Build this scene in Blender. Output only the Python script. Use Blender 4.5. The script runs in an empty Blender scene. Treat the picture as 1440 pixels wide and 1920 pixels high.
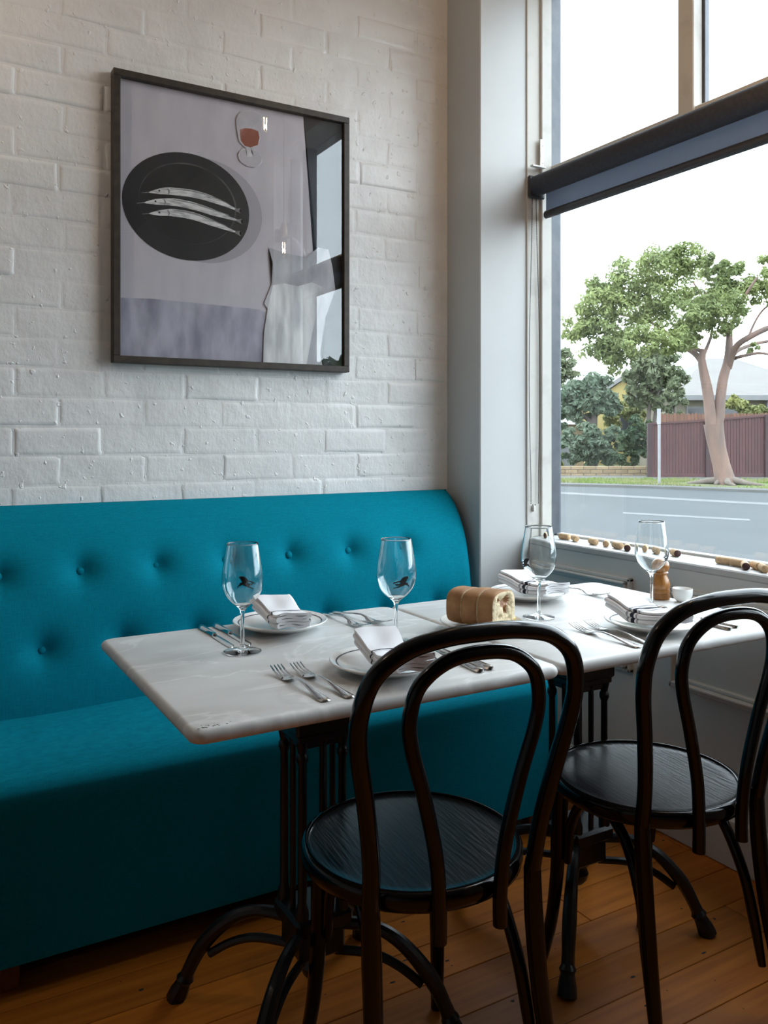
import bpy, bmesh, math, random
from mathutils import Vector, Matrix, Euler
R = math.radians
random.seed(7)
S = bpy.context.scene
C = S.collection

# ------------------------------------------------------------------ camera, sky, exposure
FPX, HOR, EYE = 1568.0, 820.0, 1.18
cam = bpy.data.cameras.new('camera'); cam_o = bpy.data.objects.new('camera', cam); C.objects.link(cam_o)
cam.sensor_fit = 'AUTO'; cam.sensor_width = 36.0; cam.lens = FPX / 1920 * 36.0
cam.shift_y = -(960 - HOR) / 1920
cam_o.location = (0, 0, EYE); cam_o.rotation_euler = (R(90), 0, R(-30))
cam.clip_start = 0.05; cam.clip_end = 400
S.camera = cam_o
S.view_settings.view_transform = 'Standard'; S.view_settings.look = 'None'
S.view_settings.gamma = 1.0; S.view_settings.exposure = 3.0
S.view_settings.use_curve_mapping = False
w = bpy.data.worlds.new('overcast_sky'); S.world = w; w.use_nodes = True
bgn = w.node_tree.nodes['Background']
bgn.inputs[0].default_value = (0.80, 0.905, 1.0, 1); bgn.inputs[1].default_value = 1.0

def portal(name, y0, y1, z0, z1, x):
    l = bpy.data.lights.new(name, 'AREA'); l.shape = 'RECTANGLE'; l.size = z1 - z0; l.size_y = y1 - y0
    l.cycles.is_portal = True
    o = bpy.data.objects.new(name, l); C.objects.link(o)
    o.location = (x, (y0 + y1) / 2, (z0 + z1) / 2); o.rotation_euler = (0, R(90), 0)
portal('window_portal', 0.60, 2.39, 0.82, 2.9, 2.2)
portal('window_portal', 0.36, 0.54, 0.82, 2.9, 2.2)

# a photo pixel seen on the plane Y = const, or a street point from side offset and distance
c30, s30 = math.cos(R(30)), math.sin(R(30))
def at_y(px, py, Y):
    a = (px - 720) / FPX; t = Y / (c30 - s30 * a)
    return (t * (s30 + c30 * a), Y, EYE + (HOR - py) / FPX * t)
def street(lat, d, z=0.0):
    return Vector((s30 * d + c30 * lat, c30 * d - s30 * lat, z))
GZ = -0.15                                             # street level
def on_street(px, py, z=GZ):
    d = FPX * (EYE - z) / (py - HOR)
    return street((px - 720) / FPX * d, d, z)

# ------------------------------------------------------------------ materials
def nt(m): return m.node_tree.nodes, m.node_tree.links
def mat(name, col, rough=0.5, metal=0.0, spec=0.5, noise=None, bump=None, coat=0.0, sheen=0.0, stretch=None, space='Object', rand=0.0):
    """noise=(scale, colour2, contrast lo, hi); bump=(scale, strength, distance)"""
    m = bpy.data.materials.new(name); m.use_nodes = True
    N, L = nt(m); b = N['Principled BSDF']
    b.inputs['Base Color'].default_value = (*col, 1); b.inputs['Roughness'].default_value = rough
    b.inputs['Metallic'].default_value = metal; b.inputs['Specular IOR Level'].default_value = spec
    b.inputs['Coat Weight'].default_value = coat; b.inputs['Sheen Weight'].default_value = sheen
    vec = None
    if noise or bump:
        if space == 'World':
            g = N.new('ShaderNodeNewGeometry'); vec = g.outputs['Position']
        else:
            g = N.new('ShaderNodeTexCoord'); vec = g.outputs['Object']
        if stretch:
            mp = N.new('ShaderNodeMapping'); mp.inputs['Scale'].default_value = stretch
            L.new(vec, mp.inputs['Vector']); vec = mp.outputs['Vector']
        if rand:
            oi = N.new('ShaderNodeObjectInfo'); ml = N.new('ShaderNodeVectorMath'); ml.operation = 'ADD'
            sc = N.new('ShaderNodeVectorMath'); sc.operation = 'SCALE'; sc.inputs['Scale'].default_value = 37.0
            cb = N.new('ShaderNodeCombineXYZ')
            for i in range(3): L.new(oi.outputs['Random'], cb.inputs[i])
            L.new(cb.outputs[0], sc.inputs[0]); L.new(vec, ml.inputs[0]); L.new(sc.outputs[0], ml.inputs[1]); vec = ml.outputs[0]
    if noise:
        n = N.new('ShaderNodeTexNoise'); n.inputs['Scale'].default_value = noise[0]; n.inputs['Detail'].default_value = 5
        L.new(vec, n.inputs['Vector'])
        r = N.new('ShaderNodeMapRange'); r.inputs[1].default_value = noise[2]; r.inputs[2].default_value = noise[3]
        L.new(n.outputs['Fac'], r.inputs[0])
        mx = N.new('ShaderNodeMix'); mx.data_type = 'RGBA'
        mx.inputs[6].default_value = (*col, 1); mx.inputs[7].default_value = (*noise[1], 1)
        L.new(r.outputs[0], mx.inputs[0]); out = mx.outputs[2]
        if rand:
            hv = N.new('ShaderNodeHueSaturation'); mr = N.new('ShaderNodeMapRange')
            mr.inputs[3].default_value = 1 - rand; mr.inputs[4].default_value = 1 + rand
            L.new(oi.outputs['Random'], mr.inputs[0]); L.new(mr.outputs[0], hv.inputs['Value']); L.new(out, hv.inputs['Color']); out = hv.outputs[0]
        L.new(out, b.inputs['Base Color'])
    if bump:
        n2 = N.new('ShaderNodeTexNoise'); n2.inputs['Scale'].default_value = bump[0]; n2.inputs['Detail'].default_value = 4
        L.new(vec, n2.inputs['Vector'])
        bp = N.new('ShaderNodeBump'); bp.inputs['Strength'].default_value = bump[1]; bp.inputs['Distance'].default_value = bump[2]
        L.new(n2.outputs['Fac'], bp.inputs['Height']); L.new(bp.outputs[0], b.inputs['Normal'])
    return m

def mat_pane(name, ior=1.5, tint=(1, 1, 1), gain=1.0):
    m = bpy.data.materials.new(name); m.use_nodes = True; N, L = nt(m)
    N.remove(N['Principled BSDF'])
    t = N.new('ShaderNodeBsdfTransparent'); t.inputs[0].default_value = (*tint, 1)
    g = N.new('ShaderNodeBsdfGlossy'); g.inputs['Roughness'].default_value = 0.0
    # Schlick reflectance, the same from either side of the thin pane
    gm = N.new('ShaderNodeNewGeometry'); dt = N.new('ShaderNodeVectorMath'); dt.operation = 'DOT_PRODUCT'
    L.new(gm.outputs['Normal'], dt.inputs[0]); L.new(gm.outputs['Incoming'], dt.inputs[1])
    ab = N.new('ShaderNodeMath'); ab.operation = 'ABSOLUTE'; L.new(dt.outputs['Value'], ab.inputs[0])
    om = N.new('ShaderNodeMath'); om.operation = 'SUBTRACT'; om.inputs[0].default_value = 1.0; L.new(ab.outputs[0], om.inputs[1])
    pw = N.new('ShaderNodeMath'); pw.operation = 'POWER'; pw.inputs[1].default_value = 5.0; L.new(om.outputs[0], pw.inputs[0])
    r0 = ((ior - 1) / (ior + 1)) ** 2 * gain
    mm = N.new('ShaderNodeMath'); mm.operation = 'MULTIPLY_ADD'; mm.inputs[1].default_value = 1 - r0; mm.inputs[2].default_value = r0; mm.use_clamp = True
    x = N.new('ShaderNodeMixShader'); L.new(pw.outputs[0], mm.inputs[0]); L.new(mm.outputs[0], x.inputs[0])
    L.new(t.outputs[0], x.inputs[1]); L.new(g.outputs[0], x.inputs[2])
    L.new(x.outputs[0], N['Material Output'].inputs[0]); return m

def mat_glass(name, ior=1.5, tint=(0.99, 1, 1)):
    m = bpy.data.materials.new(name); m.use_nodes = True; N, L = nt(m); N.remove(N['Principled BSDF'])
    g = N.new('ShaderNodeBsdfGlass'); g.inputs['Roughness'].default_value = 0.0; g.inputs['IOR'].default_value = ior
    g.inputs['Color'].default_value = (*tint, 1); L.new(g.outputs[0], N['Material Output'].inputs[0]); return m

def mat_emit(name, col, k):
    m = bpy.data.materials.new(name); m.use_nodes = True; N, L = nt(m); b = N['Principled BSDF']
    b.inputs['Base Color'].default_value = (*col, 1)
    b.inputs['Emission Color'].default_value = (*col, 1); b.inputs['Emission Strength'].default_value = k; return m

def mat_leaf(name, a, b_, scale=2.0, trans=0.35):
    m = mat(name, a, 0.6, noise=(scale, b_, 0.38, 0.62), space='World'); N, L = nt(m); b = N['Principled BSDF']
    b.inputs['Specular IOR Level'].default_value = 0.25
    src = b.inputs['Base Color'].links[0].from_socket
    t = N.new('ShaderNodeBsdfTranslucent'); L.new(src, t.inputs[0])
    x = N.new('ShaderNodeMixShader'); x.inputs[0].default_value = trans
    L.new(b.outputs[0], x.inputs[1]); L.new(t.outputs[0], x.inputs[2]); L.new(x.outputs[0], N['Material Output'].inputs[0]); return m

def mat_marble(name):
    m = mat(name, (0.78, 0.775, 0.75), 0.36, spec=0.22, bump=(60, 0.03, 0.001), space='World'); N, L = nt(m); b = N['Principled BSDF']
    g = N.new('ShaderNodeNewGeometry')
    mp = N.new('ShaderNodeMapping'); mp.inputs['Rotation'].default_value = (0, 0, R(35)); mp.inputs['Scale'].default_value = (1.0, 2.6, 1)
    L.new(g.outputs['Position'], mp.inputs[0])
    def vein(scale, lo, hi, dist):
        n = N.new('ShaderNodeTexNoise'); n.inputs['Scale'].default_value = scale; n.inputs['Detail'].default_value = 6
        n.inputs['Distortion'].default_value = dist; L.new(mp.outputs[0], n.inputs['Vector'])
        s = N.new('ShaderNodeMath'); s.operation = 'SUBTRACT'; s.inputs[1].default_value = 0.5; L.new(n.outputs['Fac'], s.inputs[0])
        a = N.new('ShaderNodeMath'); a.operation = 'ABSOLUTE'; L.new(s.outputs[0], a.inputs[0])
        r = N.new('ShaderNodeMapRange'); r.inputs[1].default_value = lo; r.inputs[2].default_value = hi
        r.inputs[3].default_value = 1; r.inputs[4].default_value = 0; L.new(a.outputs[0], r.inputs[0]); return r.outputs[0]
    cloud = N.new('ShaderNodeTexNoise'); cloud.inputs['Scale'].default_value = 4.5; cloud.inputs['Detail'].default_value = 5
    L.new(mp.outputs[0], cloud.inputs['Vector'])
    cr = N.new('ShaderNodeMapRange'); cr.inputs[1].default_value = 0.4; cr.inputs[2].default_value = 0.7; L.new(cloud.outputs['Fac'], cr.inputs[0])
    def mix(f, A, B):
        x = N.new('ShaderNodeMix'); x.data_type = 'RGBA'; L.new(f, x.inputs[0])
        if isinstance(A, tuple): x.inputs[6].default_value = (*A, 1)
        else: L.new(A, x.inputs[6])
        x.inputs[7].default_value = (*B, 1); return x.outputs[2]
    c1 = mix(cr.outputs[0], (0.675, 0.67, 0.66), (0.575, 0.565, 0.545))
    v1 = vein(2.2, 0.0, 0.018, 0.7)
    k = N.new('ShaderNodeMath'); k.operation = 'MULTIPLY'; k.inputs[1].default_value = 0.6; L.new(v1, k.inputs[0])
    c2 = mix(k.outputs[0], c1, (0.86, 0.855, 0.845))
    v2 = vein(1.3, 0.0, 0.02, 1.2)
    k2 = N.new('ShaderNodeMath'); k2.operation = 'MULTIPLY'; k2.inputs[1].default_value = 0.5; L.new(v2, k2.inputs[0])
    c3 = mix(k2.outputs[0], c2, (0.58, 0.58, 0.56))
    L.new(c3, b.inputs['Base Color']); return m

def mat_linen(name, a, b_):
    """woven upholstery: crossed thread noise for colour and fine relief"""
    m = mat(name, a, 0.9, spec=0.05); N, L = nt(m); b = N['Principled BSDF']
    g = N.new('ShaderNodeNewGeometry'); outs = []
    for st in ((40, 40, 900), (900, 200, 40)):
        mp = N.new('ShaderNodeMapping'); mp.inputs['Scale'].default_value = st; L.new(g.outputs['Position'], mp.inputs[0])
        n = N.new('ShaderNodeTexNoise'); n.inputs['Scale'].default_value = 1.0; n.inputs['Detail'].default_value = 2
        L.new(mp.outputs[0], n.inputs['Vector']); outs.append(n.outputs['Fac'])
    ad = N.new('ShaderNodeMath'); ad.operation = 'ADD'; L.new(outs[0], ad.inputs[0]); L.new(outs[1], ad.inputs[1])
    r = N.new('ShaderNodeMapRange'); r.inputs[1].default_value = 0.75; r.inputs[2].default_value = 1.25; L.new(ad.outputs[0], r.inputs[0])
    x = N.new('ShaderNodeMix'); x.data_type = 'RGBA'; x.inputs[6].default_value = (*a, 1); x.inputs[7].default_value = (*b_, 1)
    L.new(r.outputs[0], x.inputs[0]); L.new(x.outputs[2], b.inputs['Base Color'])
    bp = N.new('ShaderNodeBump'); bp.inputs['Strength'].default_value = 0.25; bp.inputs['Distance'].default_value = 0.0008
    L.new(ad.outputs[0], bp.inputs['Height']); L.new(bp.outputs[0], b.inputs['Normal']); return m

def mat_stripes(name, base, bands, rough=0.85):
    """bands = [(x0, x1, colour)] across local x: the woven stripes of a napkin"""
    m = mat(name, base, rough, bump=(900, 0.25, 0.0006), sheen=0.1, spec=0.2); N, L = nt(m); b = N['Principled BSDF']
    tc = N.new('ShaderNodeTexCoord'); sx = N.new('ShaderNodeSeparateXYZ'); L.new(tc.outputs['Object'], sx.inputs[0])
    cur = None
    for (x0, x1, col) in bands:
        a = N.new('ShaderNodeMath'); a.operation = 'GREATER_THAN'; a.inputs[1].default_value = x0; L.new(sx.outputs[0], a.inputs[0])
        c = N.new('ShaderNodeMath'); c.operation = 'LESS_THAN'; c.inputs[1].default_value = x1; L.new(sx.outputs[0], c.inputs[0])
        p = N.new('ShaderNodeMath'); p.operation = 'MULTIPLY'; L.new(a.outputs[0], p.inputs[0]); L.new(c.outputs[0], p.inputs[1])
        x = N.new('ShaderNodeMix'); x.data_type = 'RGBA'; L.new(p.outputs[0], x.inputs[0]); x.inputs[7].default_value = (*col, 1)
        if cur is None: x.inputs[6].default_value = (*base, 1)
        else: L.new(cur, x.inputs[6])
        cur = x.outputs[2]
    L.new(cur, b.inputs['Base Color']); return m

M = {}
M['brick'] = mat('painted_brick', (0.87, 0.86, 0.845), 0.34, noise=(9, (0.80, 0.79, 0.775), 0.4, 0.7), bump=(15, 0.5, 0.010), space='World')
def more_relief(m):
    """thick brushed paint: fine vertical brush drag and scattered blobs on top of the broad lumps"""
    N, L = nt(m); b = N['Principled BSDF']; prev = b.inputs['Normal'].links[0].from_socket
    g = N.new('ShaderNodeNewGeometry')
    mp = N.new('ShaderNodeMapping'); mp.inputs['Scale'].default_value = (1.0, 1.0, 0.45); L.new(g.outputs['Position'], mp.inputs[0])
    n = N.new('ShaderNodeTexNoise'); n.inputs['Scale'].default_value = 95; n.inputs['Detail'].default_value = 3; L.new(mp.outputs[0], n.inputs['Vector'])
    b1 = N.new('ShaderNodeBump'); b1.inputs['Strength'].default_value = 0.28; b1.inputs['Distance'].default_value = 0.003
    L.new(n.outputs['Fac'], b1.inputs['Height']); L.new(prev, b1.inputs['Normal'])
    v = N.new('ShaderNodeTexNoise'); v.inputs['Scale'].default_value = 42; v.inputs['Detail'].default_value = 2; L.new(g.outputs['Position'], v.inputs['Vector'])
    r = N.new('ShaderNodeMapRange'); r.inputs[1].default_value = 0.66; r.inputs[2].default_value = 0.74; L.new(v.outputs['Fac'], r.inputs[0])
    b2 = N.new('ShaderNodeBump'); b2.inputs['Strength'].default_value = 0.55; b2.inputs['Distance'].default_value = 0.004
    L.new(r.outputs[0], b2.inputs['Height']); L.new(b1.outputs[0], b2.inputs['Normal']); L.new(b2.outputs[0], b.inputs['Normal'])
more_relief(M['brick'])
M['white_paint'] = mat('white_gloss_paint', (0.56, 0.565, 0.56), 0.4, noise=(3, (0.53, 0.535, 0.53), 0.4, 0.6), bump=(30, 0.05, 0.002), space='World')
M['cream_paint'] = mat('cream_window_paint', (0.60, 0.58, 0.535), 0.5, noise=(14, (0.50, 0.48, 0.44), 0.52, 0.75), bump=(40, 0.15, 0.002), space='World')
M['grey_paint'] = mat('grey_green_wall_paint', (0.74, 0.745, 0.73), 0.5, noise=(2.5, (0.70, 0.705, 0.69), 0.4, 0.6), bump=(50, 0.05, 0.001), space='World')
M['ceiling'] = mat('ceiling_paint', (0.80, 0.78, 0.74), 0.7, noise=(2, (0.77, 0.75, 0.71), 0.4, 0.6), space='World')
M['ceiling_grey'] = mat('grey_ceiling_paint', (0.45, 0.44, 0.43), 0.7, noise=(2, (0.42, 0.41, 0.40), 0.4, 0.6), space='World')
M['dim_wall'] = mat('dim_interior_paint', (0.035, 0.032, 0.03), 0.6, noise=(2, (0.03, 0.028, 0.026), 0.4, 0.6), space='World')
M['metal_dark'] = mat('slate_window_metal', (0.085, 0.094, 0.112), 0.4, metal=0.2, noise=(20, (0.115, 0.122, 0.14), 0.4, 0.7))
M['plank'] = mat('orange_timber_floor', (0.50, 0.155, 0.014), 0.42, spec=0.3, noise=(3.0, (0.33, 0.092, 0.007), 0.35, 0.7), bump=(8, 0.12, 0.002), stretch=(0.8, 14, 4), rand=0.22)
M['floor_gap'] = mat('dark_floor_gap', (0.02, 0.012, 0.008), 0.9, noise=(20, (0.03, 0.02, 0.012), 0.4, 0.6))
M['nail'] = mat('dark_filled_nail_hole', (0.018, 0.012, 0.01), 0.8, noise=(60, (0.03, 0.02, 0.01), 0.4, 0.6))
M['linen'] = mat_linen('teal_linen', (0.0015, 0.165, 0.24), (0.002, 0.225, 0.315))
M['marble'] = mat_marble('grey_white_marble')
M['iron'] = mat('black_cast_iron', (0.006, 0.006, 0.007), 0.34, noise=(40, (0.014, 0.014, 0.016), 0.55, 0.8), bump=(70, 0.25, 0.002), spec=0.5)
M['bentwood'] = mat('black_lacquered_bentwood', (0.002, 0.002, 0.0025), 0.16, noise=(12, (0.004, 0.004, 0.004), 0.4, 0.7), coat=0.1, spec=0.32, bump=(30, 0.05, 0.001))
M['seat_wood'] = mat('black_stained_seat_grain', (0.008, 0.008, 0.010), 0.30, noise=(4, (0.028, 0.027, 0.033), 0.45, 0.7), bump=(5, 0.55, 0.0018), stretch=(34, 3, 3), spec=0.8)
M['frame'] = mat('dark_stained_frame_wood', (0.030, 0.022, 0.015), 0.5, noise=(6, (0.055, 0.040, 0.027), 0.4, 0.7), stretch=(6, 6, 6), bump=(60, 0.1, 0.001))
M['picture_glass'] = mat_pane('picture_glass', 1.5, gain=2.7)
M['pane'] = mat_pane('window_glass', 1.45, (0.97, 0.985, 0.98))
M['crystal'] = mat_glass('wine_glass_crystal')
M['shade_glass'] = mat_pane('lamp_shade_glass', 1.5)
M['emblem'] = mat('black_printed_emblem', (0.008, 0.008, 0.009), 0.5, noise=(400, (0.02, 0.02, 0.02), 0.45, 0.7))
M['steel'] = mat('polished_cutlery_steel', (0.62, 0.62, 0.61), 0.16, metal=1.0, noise=(25, (0.5, 0.5, 0.49), 0.4, 0.7))
M['china'] = mat('white_glazed_china', (0.88, 0.875, 0.855), 0.18, noise=(8, (0.85, 0.845, 0.825), 0.4, 0.6), coat=0.3)
M['china_line'] = mat('charcoal_plate_line', (0.035, 0.035, 0.045), 0.3, noise=(30, (0.06, 0.06, 0.07), 0.4, 0.7))
navy, soft = (0.022, 0.026, 0.045), (0.36, 0.37, 0.40)
cloth = (0.90, 0.90, 0.93)
M['napkin_a'] = mat_stripes('napkin_mid_stripe', cloth, [(-0.020, -0.013, soft), (-0.006, 0.006, navy), (0.013, 0.020, soft)])
M['napkin_b'] = mat_stripes('napkin_thin_stripes', cloth, [(-0.004, -0.002, soft), (0.003, 0.009, navy)])
M['crust'] = mat('baked_crust', (0.46, 0.235, 0.095), 0.7, noise=(26, (0.28, 0.125, 0.045), 0.35, 0.7), bump=(90, 0.3, 0.002))
M['crumb'] = mat('pale_crumb', (0.82, 0.68, 0.45), 0.85, noise=(120, (0.50, 0.36, 0.19), 0.5, 0.68), bump=(160, 0.7, 0.003))
M['pocket'] = mat('glazed_crumb_pocket', (0.30, 0.115, 0.035), 0.5, noise=(70, (0.42, 0.2, 0.08), 0.4, 0.7))
M['butter'] = mat('yellow_butter', (0.80, 0.50, 0.07), 0.4, noise=(30, (0.85, 0.58, 0.13), 0.4, 0.6))
M['mill_wood'] = mat('honey_turned_wood', (0.42, 0.185, 0.045), 0.3, noise=(7, (0.30, 0.115, 0.024), 0.35, 0.7), stretch=(14, 14, 2), coat=0.3)
M['mill_dark'] = mat('dark_turned_groove', (0.17, 0.06, 0.015), 0.4, noise=(20, (0.2, 0.08, 0.02), 0.4, 0.7))
M['salt'] = mat('white_salt', (0.85, 0.85, 0.86), 0.8, noise=(200, (0.78, 0.78, 0.8), 0.4, 0.6), bump=(300, 0.6, 0.002))
M['cork'] = mat('pale_wine_cork', (0.58, 0.40, 0.235), 0.85, noise=(120, (0.42, 0.265, 0.14), 0.5, 0.75), bump=(150, 0.4, 0.001), rand=0.15)
M['cork_stain'] = mat('wine_stained_cork_end', (0.05, 0.022, 0.02), 0.8, noise=(150, (0.09, 0.04, 0.03), 0.4, 0.7))
M['blind'] = mat('charcoal_blind_fabric', (0.030, 0.031, 0.040), 0.75, noise=(90, (0.042, 0.043, 0.054), 0.4, 0.7), bump=(500, 0.2, 0.0006))
M['blind_metal'] = mat('charcoal_blind_rail', (0.045, 0.047, 0.056), 0.35, noise=(30, (0.038, 0.04, 0.046), 0.4, 0.7))
M['chain'] = mat('dark_chain_beads', (0.012, 0.011, 0.010), 0.6, metal=0.0, spec=0.2, noise=(80, (0.1, 0.09, 0.08), 0.4, 0.7))
M['bracket'] = mat('white_painted_bracket', (0.78, 0.78, 0.76), 0.4, noise=(60, (0.6, 0.58, 0.54), 0.6, 0.8))
M['leg_wood'] = mat('red_brown_leg_wood', (0.16, 0.045, 0.015), 0.4, noise=(8, (0.1, 0.028, 0.01), 0.4, 0.7), stretch=(10, 10, 2))
M['brass'] = mat('aged_lamp_brass', (0.35, 0.24, 0.10), 0.35, metal=1.0, noise=(30, (0.25, 0.16, 0.06), 0.4, 0.7))
M['bulb'] = mat_emit('warm_filament', (1.0, 0.60, 0.22), 14.0)
# see-through sun-screen fabric of the blind
def mat_screen():
    m = mat('screen_mesh_fabric', (0.07, 0.075, 0.09), 0.8, noise=(3, (0.10, 0.105, 0.125), 0.3, 0.7), stretch=(20, 400, 2)); N, L = nt(m)
    b = N['Principled BSDF']; t = N.new('ShaderNodeBsdfTransparent'); tl = N.new('ShaderNodeBsdfTranslucent'); tl.inputs[0].default_value = (0.30, 0.32, 0.38, 1)
    x1 = N.new('ShaderNodeMixShader'); x1.inputs[0].default_value = 0.45; L.new(b.outputs[0], x1.inputs[1]); L.new(tl.outputs[0], x1.inputs[2])
    x2 = N.new('ShaderNodeMixShader'); x2.inputs[0].default_value = 0.04; L.new(x1.outputs[0], x2.inputs[1]); L.new(t.outputs[0], x2.inputs[2])
    L.new(x2.outputs[0], N['Material Output'].inputs[0]); return m
M['screen'] = mat_screen()
# print inks
M['ink_cloth'] = mat('lilac_grey_print', (0.64, 0.61, 0.66), 0.7, noise=(5, (0.56, 0.53, 0.585), 0.35, 0.7), stretch=(3, 1, 1))
M['ink_fold'] = mat('crumpled_grey_print', (0.52, 0.515, 0.60), 0.7, noise=(9, (0.26, 0.26, 0.33), 0.35, 0.7), stretch=(2.2, 1, 0.8))
M['ink_dark'] = mat('near_black_print', (0.012, 0.014, 0.02), 0.7, noise=(4, (0.02, 0.023, 0.028), 0.4, 0.7))
M['ink_plate'] = mat('black_plate_print', (0.017, 0.017, 0.019), 0.7, noise=(7, (0.032, 0.031, 0.032), 0.4, 0.7))
M['ink_well'] = mat('plate_well_print', (0.012, 0.012, 0.013), 0.7, noise=(6, (0.028, 0.027, 0.027), 0.4, 0.7))
M['ink_rim'] = mat('plate_rim_print', (0.16, 0.16, 0.165), 0.7, noise=(12, (0.04, 0.04, 0.042), 0.35, 0.65))
M['ink_halo'] = mat('plate_shade_print', (0.40, 0.38, 0.425), 0.7, noise=(6, (0.45, 0.43, 0.475), 0.4, 0.7))
M['ink_fish'] = mat('silver_fish_print', (0.85, 0.85, 0.85), 0.7, noise=(30, (0.35, 0.35, 0.36), 0.42, 0.72), stretch=(1, 1, 5))
M['ink_fish_dark'] = mat('grey_fish_print', (0.22, 0.22, 0.23), 0.7, noise=(60, (0.4, 0.4, 0.4), 0.45, 0.7))
M['ink_sherry'] = mat('amber_drink_print', (0.30, 0.085, 0.045), 0.7, noise=(20, (0.42, 0.16, 0.10), 0.5, 0.75))
M['ink_glassline'] = mat('pale_glass_print', (0.82, 0.80, 0.82), 0.7, noise=(30, (0.5, 0.48, 0.5), 0.4, 0.7))
M['ink_glassfill'] = mat('grey_glass_print', (0.58, 0.555, 0.60), 0.7, noise=(20, (0.50, 0.48, 0.52), 0.4, 0.7))
M['ink_white'] = mat('white_drapery_print', (0.88, 0.89, 0.90), 0.7, noise=(7, (0.45, 0.46, 0.48), 0.38, 0.66), stretch=(3.2, 1, 0.7))
M['ink_veil'] = mat('grey_drapery_print', (0.56, 0.565, 0.60), 0.7, noise=(8, (0.36, 0.365, 0.40), 0.38, 0.66), stretch=(2, 1, 0.8))
# outdoors
M['asphalt'] = mat('grey_asphalt', (0.042, 0.045, 0.047), 0.85, spec=0.2, noise=(0.35, (0.050, 0.053, 0.055), 0.35, 0.7), space='World', bump=(30, 0.2, 0.01))
M['road_paint'] = mat('white_road_paint', (0.12, 0.12, 0.12), 0.8, spec=0.1, noise=(3, (0.10, 0.10, 0.10), 0.4, 0.7), space='World')
M['concrete'] = mat('pale_concrete', (0.10, 0.098, 0.093), 0.9, spec=0.1, noise=(1.5, (0.085, 0.082, 0.077), 0.4, 0.7), space='World')
M['grass'] = mat_leaf('verge_grass', (0.13, 0.175, 0.045), (0.19, 0.19, 0.085), 0.8, 0.25)
M['soil'] = mat('verge_soil', (0.115, 0.105, 0.065), 0.95, spec=0.1, noise=(0.9, (0.09, 0.125, 0.04), 0.4, 0.65), space='World')
M['fence'] = mat('red_brown_fence', (0.062, 0.020, 0.020), 0.7, noise=(2, (0.045, 0.015, 0.016), 0.4, 0.7), space='World', rand=0.12)
M['fence_dark'] = mat('dark_fence_post', (0.034, 0.014, 0.015), 0.7, noise=(3, (0.025, 0.011, 0.012), 0.4, 0.7), space='World')
M['paling'] = mat('orange_brown_paling', (0.12, 0.052, 0.03), 0.8, noise=(3, (0.09, 0.04, 0.024), 0.4, 0.7), space='World', rand=0.15)
M['bark'] = mat('pink_grey_gum_bark', (0.155, 0.095, 0.072), 0.85, noise=(1.6, (0.095, 0.066, 0.055), 0.38, 0.66), bump=(9, 0.5, 0.03), stretch=(2, 2, 0.6))
M['bark_dark'] = mat('dark_bark', (0.06, 0.048, 0.042), 0.9, noise=(3, (0.1, 0.08, 0.07), 0.4, 0.7), bump=(9, 0.5, 0.03))
M['leaf_main'] = mat_leaf('bright_green_leaf', (0.22, 0.255, 0.095), (0.135, 0.165, 0.065), 1.1, 0.45)
M['leaf_olive'] = mat_leaf('olive_green_leaf', (0.145, 0.165, 0.088), (0.10, 0.12, 0.068), 1.0)
M['leaf_hazed'] = mat_leaf('hazed_blue_green_leaf', (0.130, 0.165, 0.110), (0.090, 0.122, 0.082), 0.9)  # haze of the window glass is mixed into this paled, bluish leaf colour
M['leaf_dark'] = mat_leaf('deep_green_leaf', (0.042, 0.070, 0.038), (0.065, 0.092, 0.042), 1.6)
M['leaf_yellow'] = mat_leaf('yellow_green_leaf', (0.20, 0.205, 0.060), (0.14, 0.155, 0.055), 1.0)
M['roof_pale'] = mat('pale_metal_roof', (0.140, 0.132, 0.124), 0.8, spec=0.1, noise=(1, (0.128, 0.12, 0.113), 0.4, 0.7), space='World')
M['roof_tile'] = mat('grey_tile_roof', (0.16, 0.15, 0.145), 0.8, noise=(2, (0.12, 0.115, 0.11), 0.4, 0.7), space='World')
M['yellow_wall'] = mat('yellow_render', (0.26, 0.205, 0.075), 0.9, noise=(0.7, (0.23, 0.18, 0.065), 0.4, 0.7), space='World')
M['house_wall'] = mat('cream_brick_house', (0.17, 0.15, 0.11), 0.9, noise=(0.8, (0.13, 0.115, 0.085), 0.4, 0.7), space='World')
M['white_trim'] = mat('white_fascia', (0.15, 0.15, 0.15), 0.7, spec=0.2, noise=(2, (0.13, 0.13, 0.13), 0.4, 0.7), space='World')
M['house_glass'] = mat('dark_house_window', (0.02, 0.022, 0.025), 0.15, noise=(1, (0.03, 0.032, 0.035), 0.4, 0.7))
M['sand_brick'] = mat('sandstone_block', (0.215, 0.155, 0.09), 0.9, noise=(2, (0.17, 0.12, 0.07), 0.4, 0.7), space='World', rand=0.12)
M['pole'] = mat('galvanised_pole', (0.19, 0.19, 0.195), 0.5, metal=0.2, noise=(4, (0.165, 0.165, 0.17), 0.4, 0.7))
M['sign'] = mat('pale_sign_back', (0.24, 0.24, 0.245), 0.5, noise=(4, (0.21, 0.21, 0.215), 0.4, 0.7))
M['root'] = mat('pale_tree_root', (0.13, 0.105, 0.085), 0.9, noise=(4, (0.09, 0.07, 0.055), 0.4, 0.7), space='World')

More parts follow.
